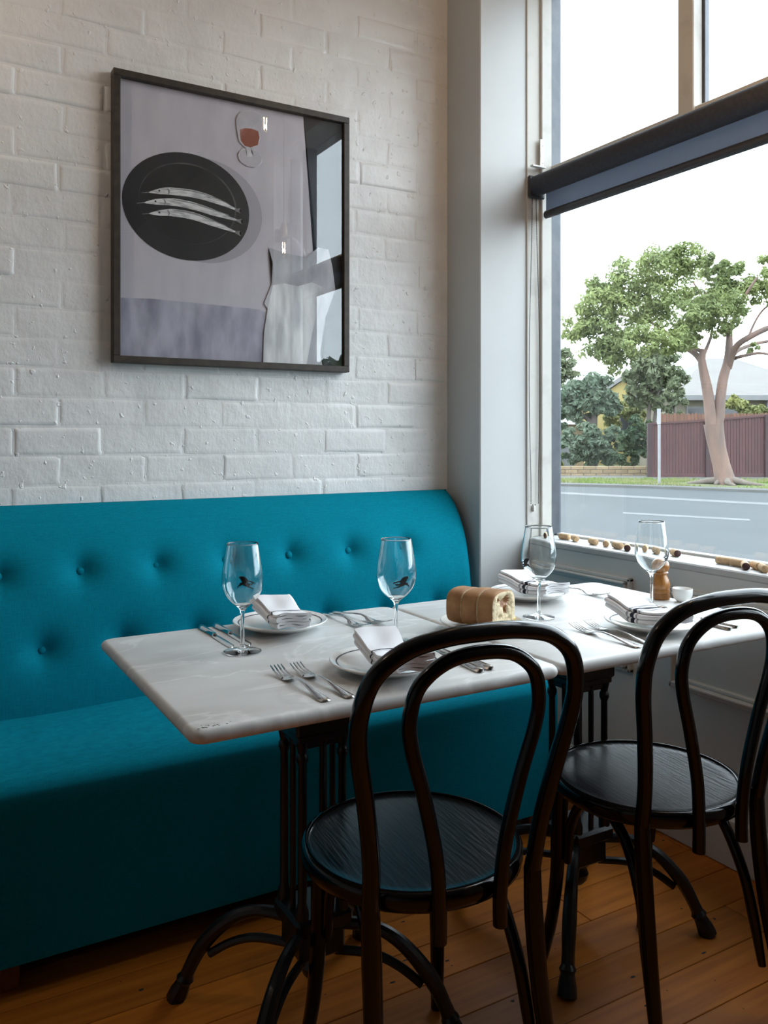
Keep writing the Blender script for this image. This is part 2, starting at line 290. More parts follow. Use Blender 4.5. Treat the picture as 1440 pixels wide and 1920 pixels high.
# ------------------------------------------------------------------ mesh helpers
class MB:
    def __init__(s): s.v, s.f, s.mi = [], [], []
    def add(s, vs, fs, mi=0):
        o = len(s.v); s.v += [tuple(v) for v in vs]; s.f += [tuple(i + o for i in f) for f in fs]; s.mi += [mi] * len(fs); return s
    def box(s, x0, x1, y0, y1, z0, z1, bev=0.0, mi=0, seg=1):
        bm = bmesh.new()
        vs = [bm.verts.new(p) for p in ((x0, y0, z0), (x1, y0, z0), (x1, y1, z0), (x0, y1, z0), (x0, y0, z1), (x1, y0, z1), (x1, y1, z1), (x0, y1, z1))]
        for f in ((3, 2, 1, 0), (4, 5, 6, 7), (0, 1, 5, 4), (1, 2, 6, 5), (2, 3, 7, 6), (3, 0, 4, 7)): bm.faces.new([vs[i] for i in f])
        if bev: bmesh.ops.bevel(bm, geom=list(bm.edges), offset=bev, segments=seg, affect='EDGES', profile=0.5)
        bm.verts.index_update()
        s.add([v.co.copy() for v in bm.verts], [[v.index for v in f.verts] for f in bm.faces], mi); bm.free(); return s
    def lathe(s, prof, n=32, c=(0, 0, 0), mi=0, closed=False):
        """prof = [(r, z)] from bottom to top; r = 0 makes a pole"""
        vs, rows = [], []
        for (r, z) in prof:
            if r < 1e-7: rows.append([len(vs)]); vs.append((c[0], c[1], c[2] + z))
            else:
                rows.append(list(range(len(vs), len(vs) + n)))
                vs += [(c[0] + r * math.cos(2 * math.pi * k / n), c[1] + r * math.sin(2 * math.pi * k / n), c[2] + z) for k in range(n)]
        fs = []
        pairs = list(zip(rows, rows[1:])) + ([(rows[-1], rows[0])] if closed else [])
        for a, b in pairs:
            for k in range(n):
                k2 = (k + 1) % n
                if len(a) == 1 and len(b) == 1: continue
                if len(a) == 1: fs.append((a[0], b[k2], b[k]))
                elif len(b) == 1: fs.append((a[k], a[k2], b[0]))
                else: fs.append((a[k], a[k2], b[k2], b[k]))
        return s.add(vs, fs, mi)
    def tube(s, pts, rad, n=10, cap=True, mi=0, flat=1.0, closed=False):
        pts = [Vector(p) for p in pts]; m = len(pts)
        rads = rad if isinstance(rad, (list, tuple)) else [rad] * m
        vs = []; up = None
        for i, p in enumerate(pts):
            if closed: t = (pts[(i + 1) % m] - pts[i - 1]).normalized()
            else: t = (pts[min(i + 1, m - 1)] - pts[max(i - 1, 0)]).normalized()
            if up is None:
                up = Vector((0, 0, 1)) if abs(t.z) < 0.9 else Vector((0, 1, 0))
            up = (up - t * up.dot(t)).normalized(); side = t.cross(up)
            for k in range(n):
                a = 2 * math.pi * k / n
                vs.append(p + (side * math.cos(a) + up * math.sin(a) * flat) * rads[i])
        fs = []
        for i in range(m if closed else m - 1):
            j = (i + 1) % m
            for k in range(n):
                k2 = (k + 1) % n
                fs.append((i * n + k, i * n + k2, j * n + k2, j * n + k))
        if cap and not closed:
            fs.append(tuple(range(n - 1, -1, -1))); fs.append(tuple((m - 1) * n + k for k in range(n)))
        return s.add(vs, fs, mi)
    def grid(s, fn, nu, nv, mi=0):
        vs = [fn(i / nu, j / nv) for j in range(nv + 1) for i in range(nu + 1)]
        fs = [(j * (nu + 1) + i, j * (nu + 1) + i + 1, (j + 1) * (nu + 1) + i + 1, (j + 1) * (nu + 1) + i) for j in range(nv) for i in range(nu)]
        return s.add(vs, fs, mi)
    def prism(s, poly, h0, h1, axis='z', mi=0):
        n = len(poly)
        def P(a, b, h): return (a, b, h) if axis == 'z' else ((a, h, b) if axis == 'y' else (h, a, b))
        vs = [P(a, b, h0) for a, b in poly] + [P(a, b, h1) for a, b in poly]
        fs = [tuple(range(n - 1, -1, -1)), tuple(range(n, 2 * n))] + [(i, (i + 1) % n, n + (i + 1) % n, n + i) for i in range(n)]
        return s.add(vs, fs, mi)
    def xf(s, m):
        s.v = [tuple(m @ Vector(v)) for v in s.v]; return s
    def mesh(s, name, mats, angle=35, fix=True):
        me = bpy.data.meshes.new(name); me.from_pydata(s.v, [], s.f)
        for m in (mats if isinstance(mats, (list, tuple)) else [mats]): me.materials.append(m)
        if any(s.mi): me.polygons.foreach_set('material_index', s.mi)
        if fix:
            bm = bmesh.new(); bm.from_mesh(me); bmesh.ops.recalc_face_normals(bm, faces=bm.faces); bm.to_mesh(me); bm.free()
        if angle:
            me.polygons.foreach_set('use_smooth', [True] * len(me.polygons)); me.set_sharp_from_angle(angle=R(angle))
        me.update(); return me
    def build(s, name, mats, parent=None, angle=35, loc=None, fix=True):
        return link(name, s.mesh(name, mats, angle, fix), parent, loc)
def link(name, me, parent=None, loc=None):
    o = bpy.data.objects.new(name, me); C.objects.link(o)
    if parent: o.parent = parent
    if loc: o.location = loc
    return o
def tag(o, label, cat=None, group=None, kind=None):
    o['label'] = label
    if cat: o['category'] = cat
    if group: o['group'] = group
    if kind: o['kind'] = kind
    return o
def thing(name, label, cat, loc=(0, 0, 0), rz=0.0, group=None):
    o = bpy.data.objects.new(name, None); C.objects.link(o); o.location = loc; o.rotation_euler = (0, 0, rz); o.empty_display_size = 0.05
    return tag(o, label, cat, group)
def struct(o, label): o['kind'] = 'structure'; o['label'] = label; return o
def dup(root, loc, rz=None, label=None):
    r = root.copy(); C.objects.link(r); r.location = loc
    if rz is not None: r.rotation_euler = (0, 0, rz)
    if label: r['label'] = label
    for ch in list(root.children):
        c = ch.copy(); C.objects.link(c); c.parent = r
        for g in list(ch.children):
            d = g.copy(); C.objects.link(d); d.parent = c
    return r
def smooth_path(pts, n=8, closed=False):
    """Catmull-Rom through the points"""
    P = [Vector(p) for p in pts]; out = []
    m = len(P)
    for i in range(m if closed else m - 1):
        if closed: a, b, c, d = P[i - 1], P[i], P[(i + 1) % m], P[(i + 2) % m]
        else: a, b, c, d = P[max(i - 1, 0)], P[i], P[i + 1], P[min(i + 2, m - 1)]
        for k in range(n):
            t = k / n
            out.append(0.5 * ((2 * b) + (c - a) * t + (2 * a - 5 * b + 4 * c - d) * t * t + (3 * b - a - 3 * c + d) * t ** 3))
    if not closed: out.append(P[-1])
    return out
def lerp_list(vals, n):
    out = []
    for i in range(n):
        t = i / (n - 1) * (len(vals) - 1); k = min(int(t), len(vals) - 2); f = t - k
        out.append(vals[k] * (1 - f) + vals[k + 1] * f)
    return out

# ------------------------------------------------------------------ the room
WY, PX, PY, WX, CEIL = 2.60, 1.775, 2.395, 1.98, 3.2
RX0, RY0 = -2.4, -3.2

# brick wall: mortar face, then each painted brick as a proud, softened block
wb = MB().box(RX0, 2.2, WY, WY + 0.24, 0, CEIL).build('wall_back', M['brick'], angle=0)
struct(wb, 'white painted brick wall behind the teal banquette')
BL, BH, J = 0.246, 0.086, 0.007
def brick_mesh(L, seed):
    rnd = random.Random(seed); b = MB()
    H = BH - J; proud = rnd.choice([0.0001, 0.0002, 0.0004, 0.0006, 0.0009, 0.0013, 0.002]); tilt = rnd.uniform(-0.0009, 0.0009); tv = rnd.uniform(-0.0007, 0.0007)
    us = [0, 0.018, 0.05, 0.5, 0.95, 0.982, 1]; vs_ = [0, 0.06, 0.16, 0.84, 0.94, 1]; nu, nv = len(us), len(vs_)
    soft = [rnd.uniform(0.0, 1.0) for _ in range(4)]           # some edges are lost under paint
    vs = []
    for j, v in enumerate(vs_):
        for i, u in enumerate(us):
            e = i in (0, nu - 1) or j in (0, nv - 1)
            y = -(proud + tilt * (u - 0.5) * 2 + tv * (v - 0.5) * 2 + rnd.uniform(-0.0003, 0.0003))
            if e: y = 0.0004
            dx = rnd.uniform(-0.003, 0.003) if e else 0; dz = rnd.uniform(-0.003, 0.003) if e else 0
            vs.append((u * L + dx, y, v * H + dz))
    fs = [(j * nu + i, j * nu + i + 1, (j + 1) * nu + i + 1, (j + 1) * nu + i) for j in range(nv - 1) for i in range(nu - 1)]
    b.add(vs, fs); return b
variants = [brick_mesh(BL - J, k) for k in range(14)]
vmesh = [v.mesh('brick', M['brick'], angle=60, fix=False) for v in variants]
rest = MB(); nb = 0
for k in range(int(CEIL / BH) + 1):
    z = 0.007 + BH * k + J / 2
    if z + BH > CEIL or z < 0.5: continue
    x = 0.407 - 12 * BL + (0.118 if k % 2 else 0.0) + random.uniform(-0.012, 0.012)
    while x < PX:
        L = min(BL - J, PX - x - 0.002)
        if L > 0.04:
            vi = random.randrange(14)
            in_view = x > -0.35 and 0.88 < z < 2.85
            if in_view:
                nb += 1
                me = vmesh[vi] if L > BL - J - 0.001 else brick_mesh(L, 100 + k).mesh('brick', M['brick'], angle=60, fix=False)
                link('brick', me, wb, (x + J / 2, WY - 0.0005, z))
            elif z > 0.86:
                src = variants[vi] if L > BL - J - 0.001 else brick_mesh(L, 100 + k)
                rest.add([(a + x + J / 2, bb + WY - 0.0005, c + z) for a, bb, c in src.v], src.f)
        x += BL
ro = rest.build('brick_courses', M['brick'], wb, angle=60, fix=False); ro['kind'] = 'stuff'

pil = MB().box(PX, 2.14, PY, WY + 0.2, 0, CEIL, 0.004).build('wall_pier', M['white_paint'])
struct(pil, 'white painted corner pier between the brick wall and the window')
MB().box(PX - 0.006, WX - 0.001, PY - 0.012, PY + 0.01, 0, 0.14, 0.003).build('pier_skirting', M['white_paint'], pil)

# window wall
wr = MB()
wr.box(WX, WX + 0.22, RY0, PY, 0, 0.795).box(WX, WX + 0.22, RY0, PY, 2.9, CEIL).box(WX, WX + 0.22, RY0, 0.35, 0.795, 2.9)
wr = struct(wr.build('wall_right', M['grey_paint'], angle=0), 'grey green panelled wall under the street window')
def moulding(y0, y1, z0, z1, name='moulding'):
    b = MB()
    for (off, wd, pr) in ((0, 0.012, 0.016), (0.012, 0.010, 0.026), (0.022, 0.012, 0.011)):
        a0, a1, c0, c1 = y0 + off, y1 - off, z0 + off, z1 - off
        b.box(WX - pr, WX + 0.01, a0, a1, c1 - wd, c1, 0.003).box(WX - pr, WX + 0.01, a0, a1, c0, c0 + wd, 0.003)
        b.box(WX - pr, WX + 0.01, a0, a0 + wd, c0, c1, 0.003).box(WX - pr, WX + 0.01, a1 - wd, a1, c0, c1, 0.003)
    return b.build(name, M['grey_paint'], wr)
moulding(1.873, 2.365, 0.445, 0.739); moulding(0.95, 1.722, 0.445, 0.739); moulding(0.05, 0.80, 0.445, 0.739)
bb = struct(MB().box(WX - 0.018, WX + 0.01, RY0, PY - 0.012, 0, 0.135, 0.004).build('baseboard_right', M['grey_paint']), 'grey painted skirting under the panelled wall')
sill = struct(MB().box(WX - 0.005, 2.16, 0.35, PY - 0.0, 0.792, 0.815, 0.004).build('trim_1', M['white_paint']), 'white window sill strewn with wine corks')

# window 1: jamb, metal channel, bottom rail, transom, upper mullion, panes
w1 = thing('window_1', '', 'window'); del w1['category']
struct(w1, 'tall street window with a slim metal edge frame')
b = MB().box(WX + 0.004, 2.095, PY - 0.006, PY + 0.02, 0.815, 2.9, 0.002)
b.box(2.045, 2.095, PY - 0.016, PY, 0.815, 2.9, 0.003)
b.build('jamb_board', M['cream_paint'], w1)
MB().box(2.095, 2.143, PY - 0.012, PY + 0.02, 0.815, 2.9, 0.002).build('metal_channel', M['metal_dark'], w1)
MB().box(2.118, 2.150, 0.60, PY - 0.012, 0.813, 0.823, 0.002).build('bottom_rail', M['white_paint'], w1)
MB().box(2.095, 2.15, 0.60, PY - 0.012, 2.14, 2.19, 0.003).build('transom', M['cream_paint'], w1)
MB().box(2.085, 2.128, 1.732, 1.792, 2.17, 2.9, 0.003).build('mullion', M['cream_paint'], w1)
MB().box(2.128, 2.150, 1.724, 1.740, 2.17, 2.9, 0.002).build('mullion_channel', M['metal_dark'], w1)
MB().box(2.130, 2.136, 0.60, PY - 0.012, 0.823, 2.14).build('pane', M['pane'], w1, angle=0)
MB().box(2.130, 2.136, 1.738, PY - 0.012, 2.19, 2.9).build('pane', M['pane'], w1, angle=0)
MB().box(2.130, 2.136, 0.60, 1.732, 2.19, 2.9).build('pane', M['pane'], w1, angle=0)
w2 = thing('window_2', '', 'window'); del w2['category']
struct(w2, 'narrow side window past the dark post')
MB().box(2.09, 2.15, 0.35, 0.372, 0.815, 2.9, 0.002).box(2.09, 2.15, 0.372, 0.545, 0.815, 0.85, 0.002).box(2.09, 2.15, 0.372, 0.545, 2.14, 2.19, 0.002).build('window_frame', M['metal_dark'], w2)
MB().box(2.130, 2.136, 0.372, 0.545, 0.85, 2.14).build('pane', M['pane'], w2, angle=0)
MB().box(2.130, 2.136, 0.372, 0.545, 2.19, 2.9).build('pane', M['pane'], w2, angle=0)
struct(MB().box(2.085, 2.155, 0.545, 0.60, 0.815, 2.9, 0.004).build('trim_2', M['metal_dark']), 'dark post between the street windows')

struct(MB().box(RX0 - 0.1, RX0, RY0, WY, 0, CEIL).build('wall_left', M['ceiling_grey'], angle=0), 'plain pale wall at the far end of the room')
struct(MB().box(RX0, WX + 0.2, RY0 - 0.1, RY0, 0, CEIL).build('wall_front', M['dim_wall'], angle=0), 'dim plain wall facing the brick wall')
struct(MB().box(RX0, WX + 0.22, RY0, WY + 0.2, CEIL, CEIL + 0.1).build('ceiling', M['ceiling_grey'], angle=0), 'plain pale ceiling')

# floor boards
fl = struct(MB().box(RX0, WX + 0.2, RY0, WY + 0.2, -0.1, -0.004).build('floor', M['floor_gap'], angle=0), 'worn orange timber board floor')
PWD = 0.12
pm = {}
def plank_mesh(L):
    k = round(L, 3)
    if k not in pm: pm[k] = MB().box(0, k, 0.0009, PWD - 0.0009, -0.02, 0, 0.0012).mesh('plank', M['plank'], angle=0)
    return pm[k]
rndf = random.Random(3)
y = WY - PWD - 0.004; row = 0
while y > -1.6:
    x = -2.4 - rndf.choice([0, 0.45, 0.9, 1.35])
    ends = [x]
    while x < WX:
        x2 = x + rndf.choice([1.8, 2.4, 3.0])
        if row == 8: x2 = 1.46 if x < 1.46 < x2 + 1.0 else x2
        x2 = min(x2, WX)
        x = max(x, RX0)
        if x2 - x > 0.02: link('plank', plank_mesh(x2 - x - 0.0018), fl, (x, y, 0))
        x = x2
    y -= PWD; row += 1
ml = MB()
for i in range(150):
    x, yy = rndf.uniform(0.3, 1.95), rndf.uniform(0.7, 2.3); r = rndf.choice([0.0015, 0.002, 0.003, 0.0045]); a = rndf.uniform(0, 3)
    n = 6; ml.add([(x + r * rndf.uniform(0.6, 2.2) * math.cos(2 * math.pi * k / n), yy + r * rndf.uniform(0.5, 1) * math.sin(2 * math.pi * k / n), 0.0003) for k in range(n)], [tuple(range(n))])
mo = ml.build('nail_marks', M['nail'], fl, angle=0, fix=False); mo['kind'] = 'stuff'

# ------------------------------------------------------------------ banquette
bq = thing('banquette', 'long teal linen banquette with a buttoned backrest along the brick wall', 'bench', (0, 1.92, 0))
OY = 1.92
BX0, BX1 = -1.9, 1.742
prof = smooth_path([(0, 2.592, 0.975), (0, 2.575, 0.986), (0, 2.545, 0.985), (0, 2.505, 0.955), (0, 2.462, 0.900), (0, 2.425, 0.825), (0, 2.40, 0.72), (0, 2.385, 0.60), (0, 2.378, 0.50), (0, 2.376, 0.44)], 9)
btn = [(0.433 + 0.2107 * k, 0.811) for k in range(-10, 6)] + [(0.328 + 0.2107 * k, 0.611) for k in range(-9, 7)]
btn = [(x, z) for x, z in btn if x < 1.66]
def dimple(x, z):
    s = 0.0
    for bx_, bz in btn:
        dx, dz = x - bx_, z - bz
        if abs(dx) < 0.13 and abs(dz) < 0.13:
            r = math.sqrt(dx * dx + dz * dz)
            s += 0.020 * math.exp(-(r / 0.024) ** 1.3) + 0.013 * math.exp(-(r / 0.052) ** 2)
            s += 0.003 * math.exp(-(dx / 0.008) ** 2) * math.exp(-abs(dz) / 0.05) * (1 if dz < 0 else 0.4)
    return s
nprof = len(prof) - 1
def back_pt(u, v):
    x = BX0 + (BX1 - BX0) * u; p = prof[round(v * nprof)]
    e = max(0.0, (x - (BX1 - 0.03)) / 0.03)
    d = (dimple(x, p.z) + 0.012 * e * e) * (1.0 if p.y < 2.55 else 0.0)
    nrm = Vector((0, -0.95, 0.25)).normalized()
    sag = 0.004 * math.sin(x * 7.3) * math.sin(p.z * 9 + x)
    return (x, p.y + d * 0.97 + (sag if p.y < 2.5 else 0) - OY, p.z - d * 0.2)
bk = MB().grid(back_pt, 300, nprof)
n0 = 301
side = [bk.v[j * n0 + 300] for j in range(nprof + 1)] + [(BX1, 2.592 - OY, 0.44)]
bk.add(side, [tuple(range(len(side)))])
side = [bk.v[j * n0] for j in range(nprof + 1)] + [(BX0, 2.592 - OY, 0.44)]
bk.add(side, [tuple(range(len(side)))])
bk.build('backrest', M['linen'], bq, angle=70)
bmesh_btn = MB().lathe([(0.0001, 0.006), (0.006, 0.0055), (0.010, 0.003), (0.0118, 0), (0.0108, -0.003), (0.006, -0.005)], 16).xf(Matrix.Rotation(R(90), 4, 'X')).mesh('button', M['linen'])
for (bx_, bz) in btn:
    if bx_ < -0.7: continue
    p = min(prof[18:], key=lambda q: abs(q.z - bz))
    o = link('button', bmesh_btn, bq, (bx_, p.y + dimple(bx_, bz) * 0.97 - OY - 0.006, bz - 0.004)); o.rotation_euler = (R(-10), 0, 0)
SX1 = 1.712
sp = smooth_path([(0, 2.40, 0.447), (0, 2.25, 0.452), (0, 2.08, 0.452), (0, 1.99, 0.450), (0, 1.947, 0.443), (0, 1.926, 0.428), (0, 1.920, 0.405), (0, 1.920, 0.34), (0, 1.920, 0.20), (0, 1.920, 0.062)], 6)
ns = len(sp) - 1
def seat_pt(u, v):
    x = BX0 + (SX1 - BX0) * u; p = sp[round(v * ns)]
    wob = 0.004 * math.sin(9 * x + 14 * p.y) * math.sin(17 * p.y - 3 * x) if p.y > 1.96 else 0.0
    for (wx, wy, wa) in ((0.45, 2.12, 0.5), (0.62, 2.08, 0.2), (0.30, 2.2, 1.0)):
        dx, dy = x - wx, p.y - wy; s_ = dx * math.cos(wa) + dy * math.sin(wa); t_ = -dx * math.sin(wa) + dy * math.cos(wa)
        wob += 0.005 * math.exp(-(s_ / 0.06) ** 2 - (t_ / 0.014) ** 2) if p.y > 1.96 else 0
    return (x, p.y - OY, p.z + wob)
st = MB().grid(seat_pt, 200, ns)
for i in (0, 200):
    sd = [st.v[j * 201 + i] for j in range(ns + 1)] + [(st.v[i][0], 2.40 - OY, 0.062)]
    st.add(sd, [tuple(range(len(sd)))])
st.add([(BX0, 0, 0.062), (SX1, 0, 0.062), (SX1, 2.4 - OY, 0.062), (BX0, 2.4 - OY, 0.062)], [(0, 1, 2, 3)])
st.build('seat', M['linen'], bq, angle=60)
for lx in (1.64, 0.2, -1.2):
    for ly in (0.02, 0.40):
        MB().box(lx - 0.02, lx + 0.02, ly, ly + 0.04, 0, 0.064, 0.003).build('leg', M['leg_wood'], bq)

# ------------------------------------------------------------------ cafe tables
def round_rect(x0, x1, y0, y1, r, n=6):
    out = []
    for cx, cy, a0 in ((x1 - r, y1 - r, 0), (x0 + r, y1 - r, 90), (x0 + r, y0 + r, 180), (x1 - r, y0 + r, 270)):
        for k in range(n + 1):
            a = R(a0 + 90 * k / n); out.append((cx + r * math.cos(a), cy + r * math.sin(a)))
    return out
TZ, TT = 0.75, 0.024
def make_table(cx, cy, hw, hd, label):
    t = thing('cafe_table', label, 'table', (cx, cy, 0))
    b = MB(); layers = []
    r0 = 0.022
    for k in range(7):
        a = math.pi * k / 6; layers.append((TZ - TT / 2 - math.cos(a) * TT / 2 * 1.0, 0.010 * (1 - math.sin(a)) ))
    rings = []
    for z, ins in layers:
        poly = round_rect(-hw + ins, hw - ins, -hd + ins, hd - ins, r0)
        rings.append([(x, y, z) for x, y in poly])
    n = len(rings[0]); vs = [p for r_ in rings for p in r_]; fs = []
    for i in range(len(rings) - 1):
        for k in range(n): fs.append((i * n + k, i * n + (k + 1) % n, (i + 1) * n + (k + 1) % n, (i + 1) * n + k))
    fs.append(tuple(range(n - 1, -1, -1))); fs.append(tuple((len(rings) - 1) * n + k for k in range(n)))
    b.add(vs, fs); b.build('table_top', M['marble'], t, angle=40)
    # cast iron pedestal
    bs = bpy.data.objects.new('pedestal', None); C.objects.link(bs); bs.parent = t; bs.location = (0, 0.016, 0)
    zc0, zc1 = 0.235, 0.60
    for sx in (-1, 0, 1):
        for sy in (-1, 0, 1):
            if sx == 0 and sy == 0: continue
            corner = sx and sy
            r = 0.0085 if corner else 0.0062
            x, y = sx * 0.044, sy * 0.044
            if corner:
                p = [(0, zc0), (r * 1.6, zc0), (r * 1.6, zc0 + 0.02), (r * 1.05, zc0 + 0.035), (r, zc0 + 0.18), (r * 0.92, zc1 - 0.06), (r * 1.4, zc1 - 0.05), (r * 1.4, zc1 - 0.042), (r * 1.0, zc1 - 0.036), (r * 1.6, zc1 - 0.012), (r * 1.7, zc1), (0, zc1)]
            else: p = [(0, zc0), (r, zc0), (r, zc1 - 0.03), (r * 2.0, zc1), (0, zc1)]
            MB().lathe(p, 12, (x, y, 0)).build('column', M['iron'], bs, angle=40)
    cap = MB().box(-0.064, 0.064, -0.064, 0.064, 0.598, 0.640, 0.006)
    cap.box(-0.058, 0.058, -0.058, 0.058, 0.585, 0.600, 0.003)
    for s1 in (-1, 1):                                              # arched webs between the columns
        for s2 in (-1, 1):
            cap.box(s1 * 0.024 - 0.024, s1 * 0.024 + 0.024, s2 * 0.044 - 0.005, s2 * 0.044 + 0.005, 0.570, 0.600, 0.003)
            cap.box(s2 * 0.044 - 0.005, s2 * 0.044 + 0.005, s1 * 0.024 - 0.024, s1 * 0.024 + 0.024, 0.570, 0.600, 0.003)
    cap.build('capital', M['iron'], bs)
    sp_ = MB()
    for sx in (-1, 1):
        for sy in (-1, 1):
            sp_.box(sx * 0.055 - 0.008, sx * 0.055 + 0.008, sy * 0.055 - 0.008, sy * 0.055 + 0.008, 0.638, 0.712, 0.003)
            L_ = 0.26
            sp_.tube([(sx * 0.03, sy * 0.03, 0.700), (sx * L_ * 0.5, sy * L_ * 0.45, 0.706), (sx * L_, sy * L_ * 0.9, 0.715)], [0.016, 0.013, 0.009], 8)
    sp_.box(-0.062, 0.062, -0.062, 0.062, 0.690, 0.714, 0.003)
    sp_.build('top_spider', M['iron'], bs)
    hub = MB().box(-0.062, 0.062, -0.062, 0.062, 0.205, 0.240, 0.007).box(-0.050, 0.050, -0.050, 0.050, 0.150, 0.208, 0.007)
    hub.lathe([(0, 0.085), (0.012, 0.088), (0.022, 0.100), (0.026, 0.115), (0.020, 0.128), (0.032, 0.142), (0.036, 0.155)], 16)
    hub.build('hub', M['iron'], bs)
    for sx in (-1, 1):
        for sy in (-1, 1):
            f = 0.92 if abs(sy) else 1
            def P(r, z): return (sx * r, sy * r * f, z)
            up = smooth_path([P(0.035, 0.205), P(0.09, 0.207), P(0.135, 0.180), P(0.175, 0.125), P(0.198, 0.070), P(0.210, 0.030)], 5)
            lo = smooth_path([P(0.035, 0.150), P(0.09, 0.152), P(0.130, 0.135), P(0.165, 0.105)], 5)
            ft = MB().tube(up, lerp_list([0.013, 0.012, 0.014, 0.016, 0.014, 0.015], len(up)), 10).tube(lo, 0.009, 8)
            ft.tube([P(0.203, 0.058), P(0.206, 0.046), P(0.209, 0.036)], [0.012, 0.019, 0.014], 10)
            ft.tube([P(0.208, 0.040), P(0.216, 0.018), P(0.222, 0.0005)], [0.015, 0.020, 0.021], 10)
            ft.build('foot', M['iron'], bs)
    return t
T1 = (0.722, 1.522, 0.356, 0.328); T2 = (1.437, 1.522, 0.357, 0.328)
table_1 = make_table(*T1, 'marble topped cafe table with a chipped corner, farther from the window')
chips = MB(); rc = random.Random(9)
for i in range(26):
    u = rc.random(); px_ = -T1[2] + 0.012 + abs(rc.gauss(0, 0.035)); py_ = -T1[3] + 0.010 + abs(rc.gauss(0, 0.006)); r_ = rc.uniform(0.0006, 0.0018); n = 6
    chips.add([(px_ + r_ * rc.uniform(0.5, 1.5) * math.cos(2 * math.pi * k / n), py_ + r_ * rc.uniform(0.5, 1.2) * math.sin(2 * math.pi * k / n), TZ + 0.0002) for k in range(n)], [tuple(range(n))])
co_ = chips.build('chip_marks', M['nail'], table_1, angle=0, fix=False); co_['kind'] = 'stuff'
make_table(*T2, 'marble topped cafe table beside the street window, holding the pepper mill')

# ------------------------------------------------------------------ bentwood chairs
def make_chair(label, loc, rz):
    t = thing('bentwood_chair', label, 'chair', loc, rz, 'black bentwood chairs')
    sr = 0.198
    se = MB().lathe([(0, 0.4545), (0.165, 0.4545), (0.180, 0.4555), (0.184, 0.4575)], 64).build('seat_panel', M['seat_wood'], t, angle=30)
    MB().lathe([(0.170, 0.425), (0.190, 0.425), (0.1975, 0.430), (0.1995, 0.440), (0.1995, 0.452), (0.196, 0.459), (0.189, 0.461), (0.184, 0.4585), (0.182, 0.454), (0.170, 0.45)], 64, closed=True).build('seat_frame', M['bentwood'], t, angle=50)
    half = [(0.152, -0.158, 0.440), (0.157, -0.172, 0.52), (0.174, -0.190, 0.62), (0.193, -0.207, 0.71), (0.196, -0.219, 0.770), (0.178, -0.230, 0.825), (0.132, -0.239, 0.861), (0.068, -0.244, 0.876)]
    full = half + [(0, -0.245, 0.879)] + [(-x, y, z) for x, y, z in reversed(half)]
    p = smooth_path(full, 8)
    MB().tube(p, 0.0145, 14).build('outer_hoop', M['bentwood'], t, angle=60)
    half = [(0.056, -0.206, 0.392), (0.056, -0.2065, 0.45), (0.064, -0.210, 0.53), (0.088, -0.215, 0.63), (0.112, -0.221, 0.71), (0.117, -0.226, 0.760), (0.103, -0.232, 0.806), (0.060, -0.238, 0.838)]
    full = half + [(0, -0.240, 0.847)] + [(-x, y, z) for x, y, z in reversed(half)]
    MB().tube(smooth_path(full, 8), 0.0120, 14).build('inner_hoop', M['bentwood'], t, angle=60)
    for s in (-1, 1):
        rl = smooth_path([(s * 0.152, -0.158, 0.444), (s * 0.152, -0.163, 0.36), (s * 0.155, -0.178, 0.24), (s * 0.163, -0.205, 0.10), (s * 0.170, -0.228, 0.0)], 6)
        MB().tube(rl, lerp_list([0.0150, 0.0165, 0.0155, 0.0135, 0.012], len(rl)), 14).build('leg', M['bentwood'], t, angle=60)
        fl_ = smooth_path([(s * 0.124, 0.126, 0.428), (s * 0.126, 0.132, 0.34), (s * 0.128, 0.138, 0.22), (s * 0.135, 0.150, 0.10), (s * 0.146, 0.172, 0.0)], 6)
        MB().tube(fl_, lerp_list([0.0185, 0.018, 0.0155, 0.0140, 0.0125], len(fl_)), 14).build('leg', M['bentwood'], t, angle=60)
        br = smooth_path([(s * 0.147, -0.176, 0.105), (s * 0.142, -0.158, 0.20), (s * 0.135, -0.135, 0.29), (s * 0.128, -0.085, 0.375), (s * 0.124, -0.01, 0.418), (s * 0.122, 0.055, 0.395), (s * 0.120, 0.098, 0.33), (s * 0.120, 0.112, 0.24)], 6)
        MB().tube(br, lerp_list([0.008, 0.0115, 0.0115, 0.0115, 0.0115, 0.0115, 0.011, 0.008], len(br)), 12).build('brace', M['bentwood'], t, angle=60)
    return t
make_chair('black bentwood chair with a smooth seat, at the table farther from the window', (0.80, 1.286, 0), R(-5))
make_chair('black bentwood chair with grained seat catching daylight, at the table beside the window', (1.386, 1.277, 0), R(-5))

# ------------------------------------------------------------------ tableware
TOPZ = TZ + 0.0002
def make_plate(label, x, y, r=0.106, line=True):
    t = thing('dinner_plate', label, 'plate', (x, y, TOPZ), random.uniform(0, 6), 'lined white plates')
    k = r / 0.106
    MB().lathe([(0, 0.004), (0.050 * k, 0.004), (0.052 * k, 0.0), (0.058 * k, 0.0), (0.060 * k, 0.004), (0.085 * k, 0.0095), (0.1045 * k, 0.0185), (0.106 * k, 0.0205), (0.1045 * k, 0.0218), (0.086 * k, 0.0145), (0.066 * k, 0.0095), (0.04 * k, 0.0085), (0, 0.0085)], 72).build('plate_body', M['china'], t, angle=60)
    if line:
        MB().lathe([(0.0915 * k, 0.01705), (0.0940 * k, 0.01820)], 72).build('rim_line', M['china_line'], t, angle=60, fix=False)
    return t
P1, P2, P3, P4 = (0.738, 1.745), (0.778, 1.338), (1.455, 1.742), (1.462, 1.325)
make_plate('white plate with a grey line, beside the banquette behind the leftmost wine glass', *P1)
make_plate('white plate with a grey line, in front of the chair farther from the window', *P2)
make_plate('white plate with a grey line, beside the corner pier behind the bread', *P3)
make_plate('white plate with a grey line, in front of the chair nearest the pepper mill', *P4)
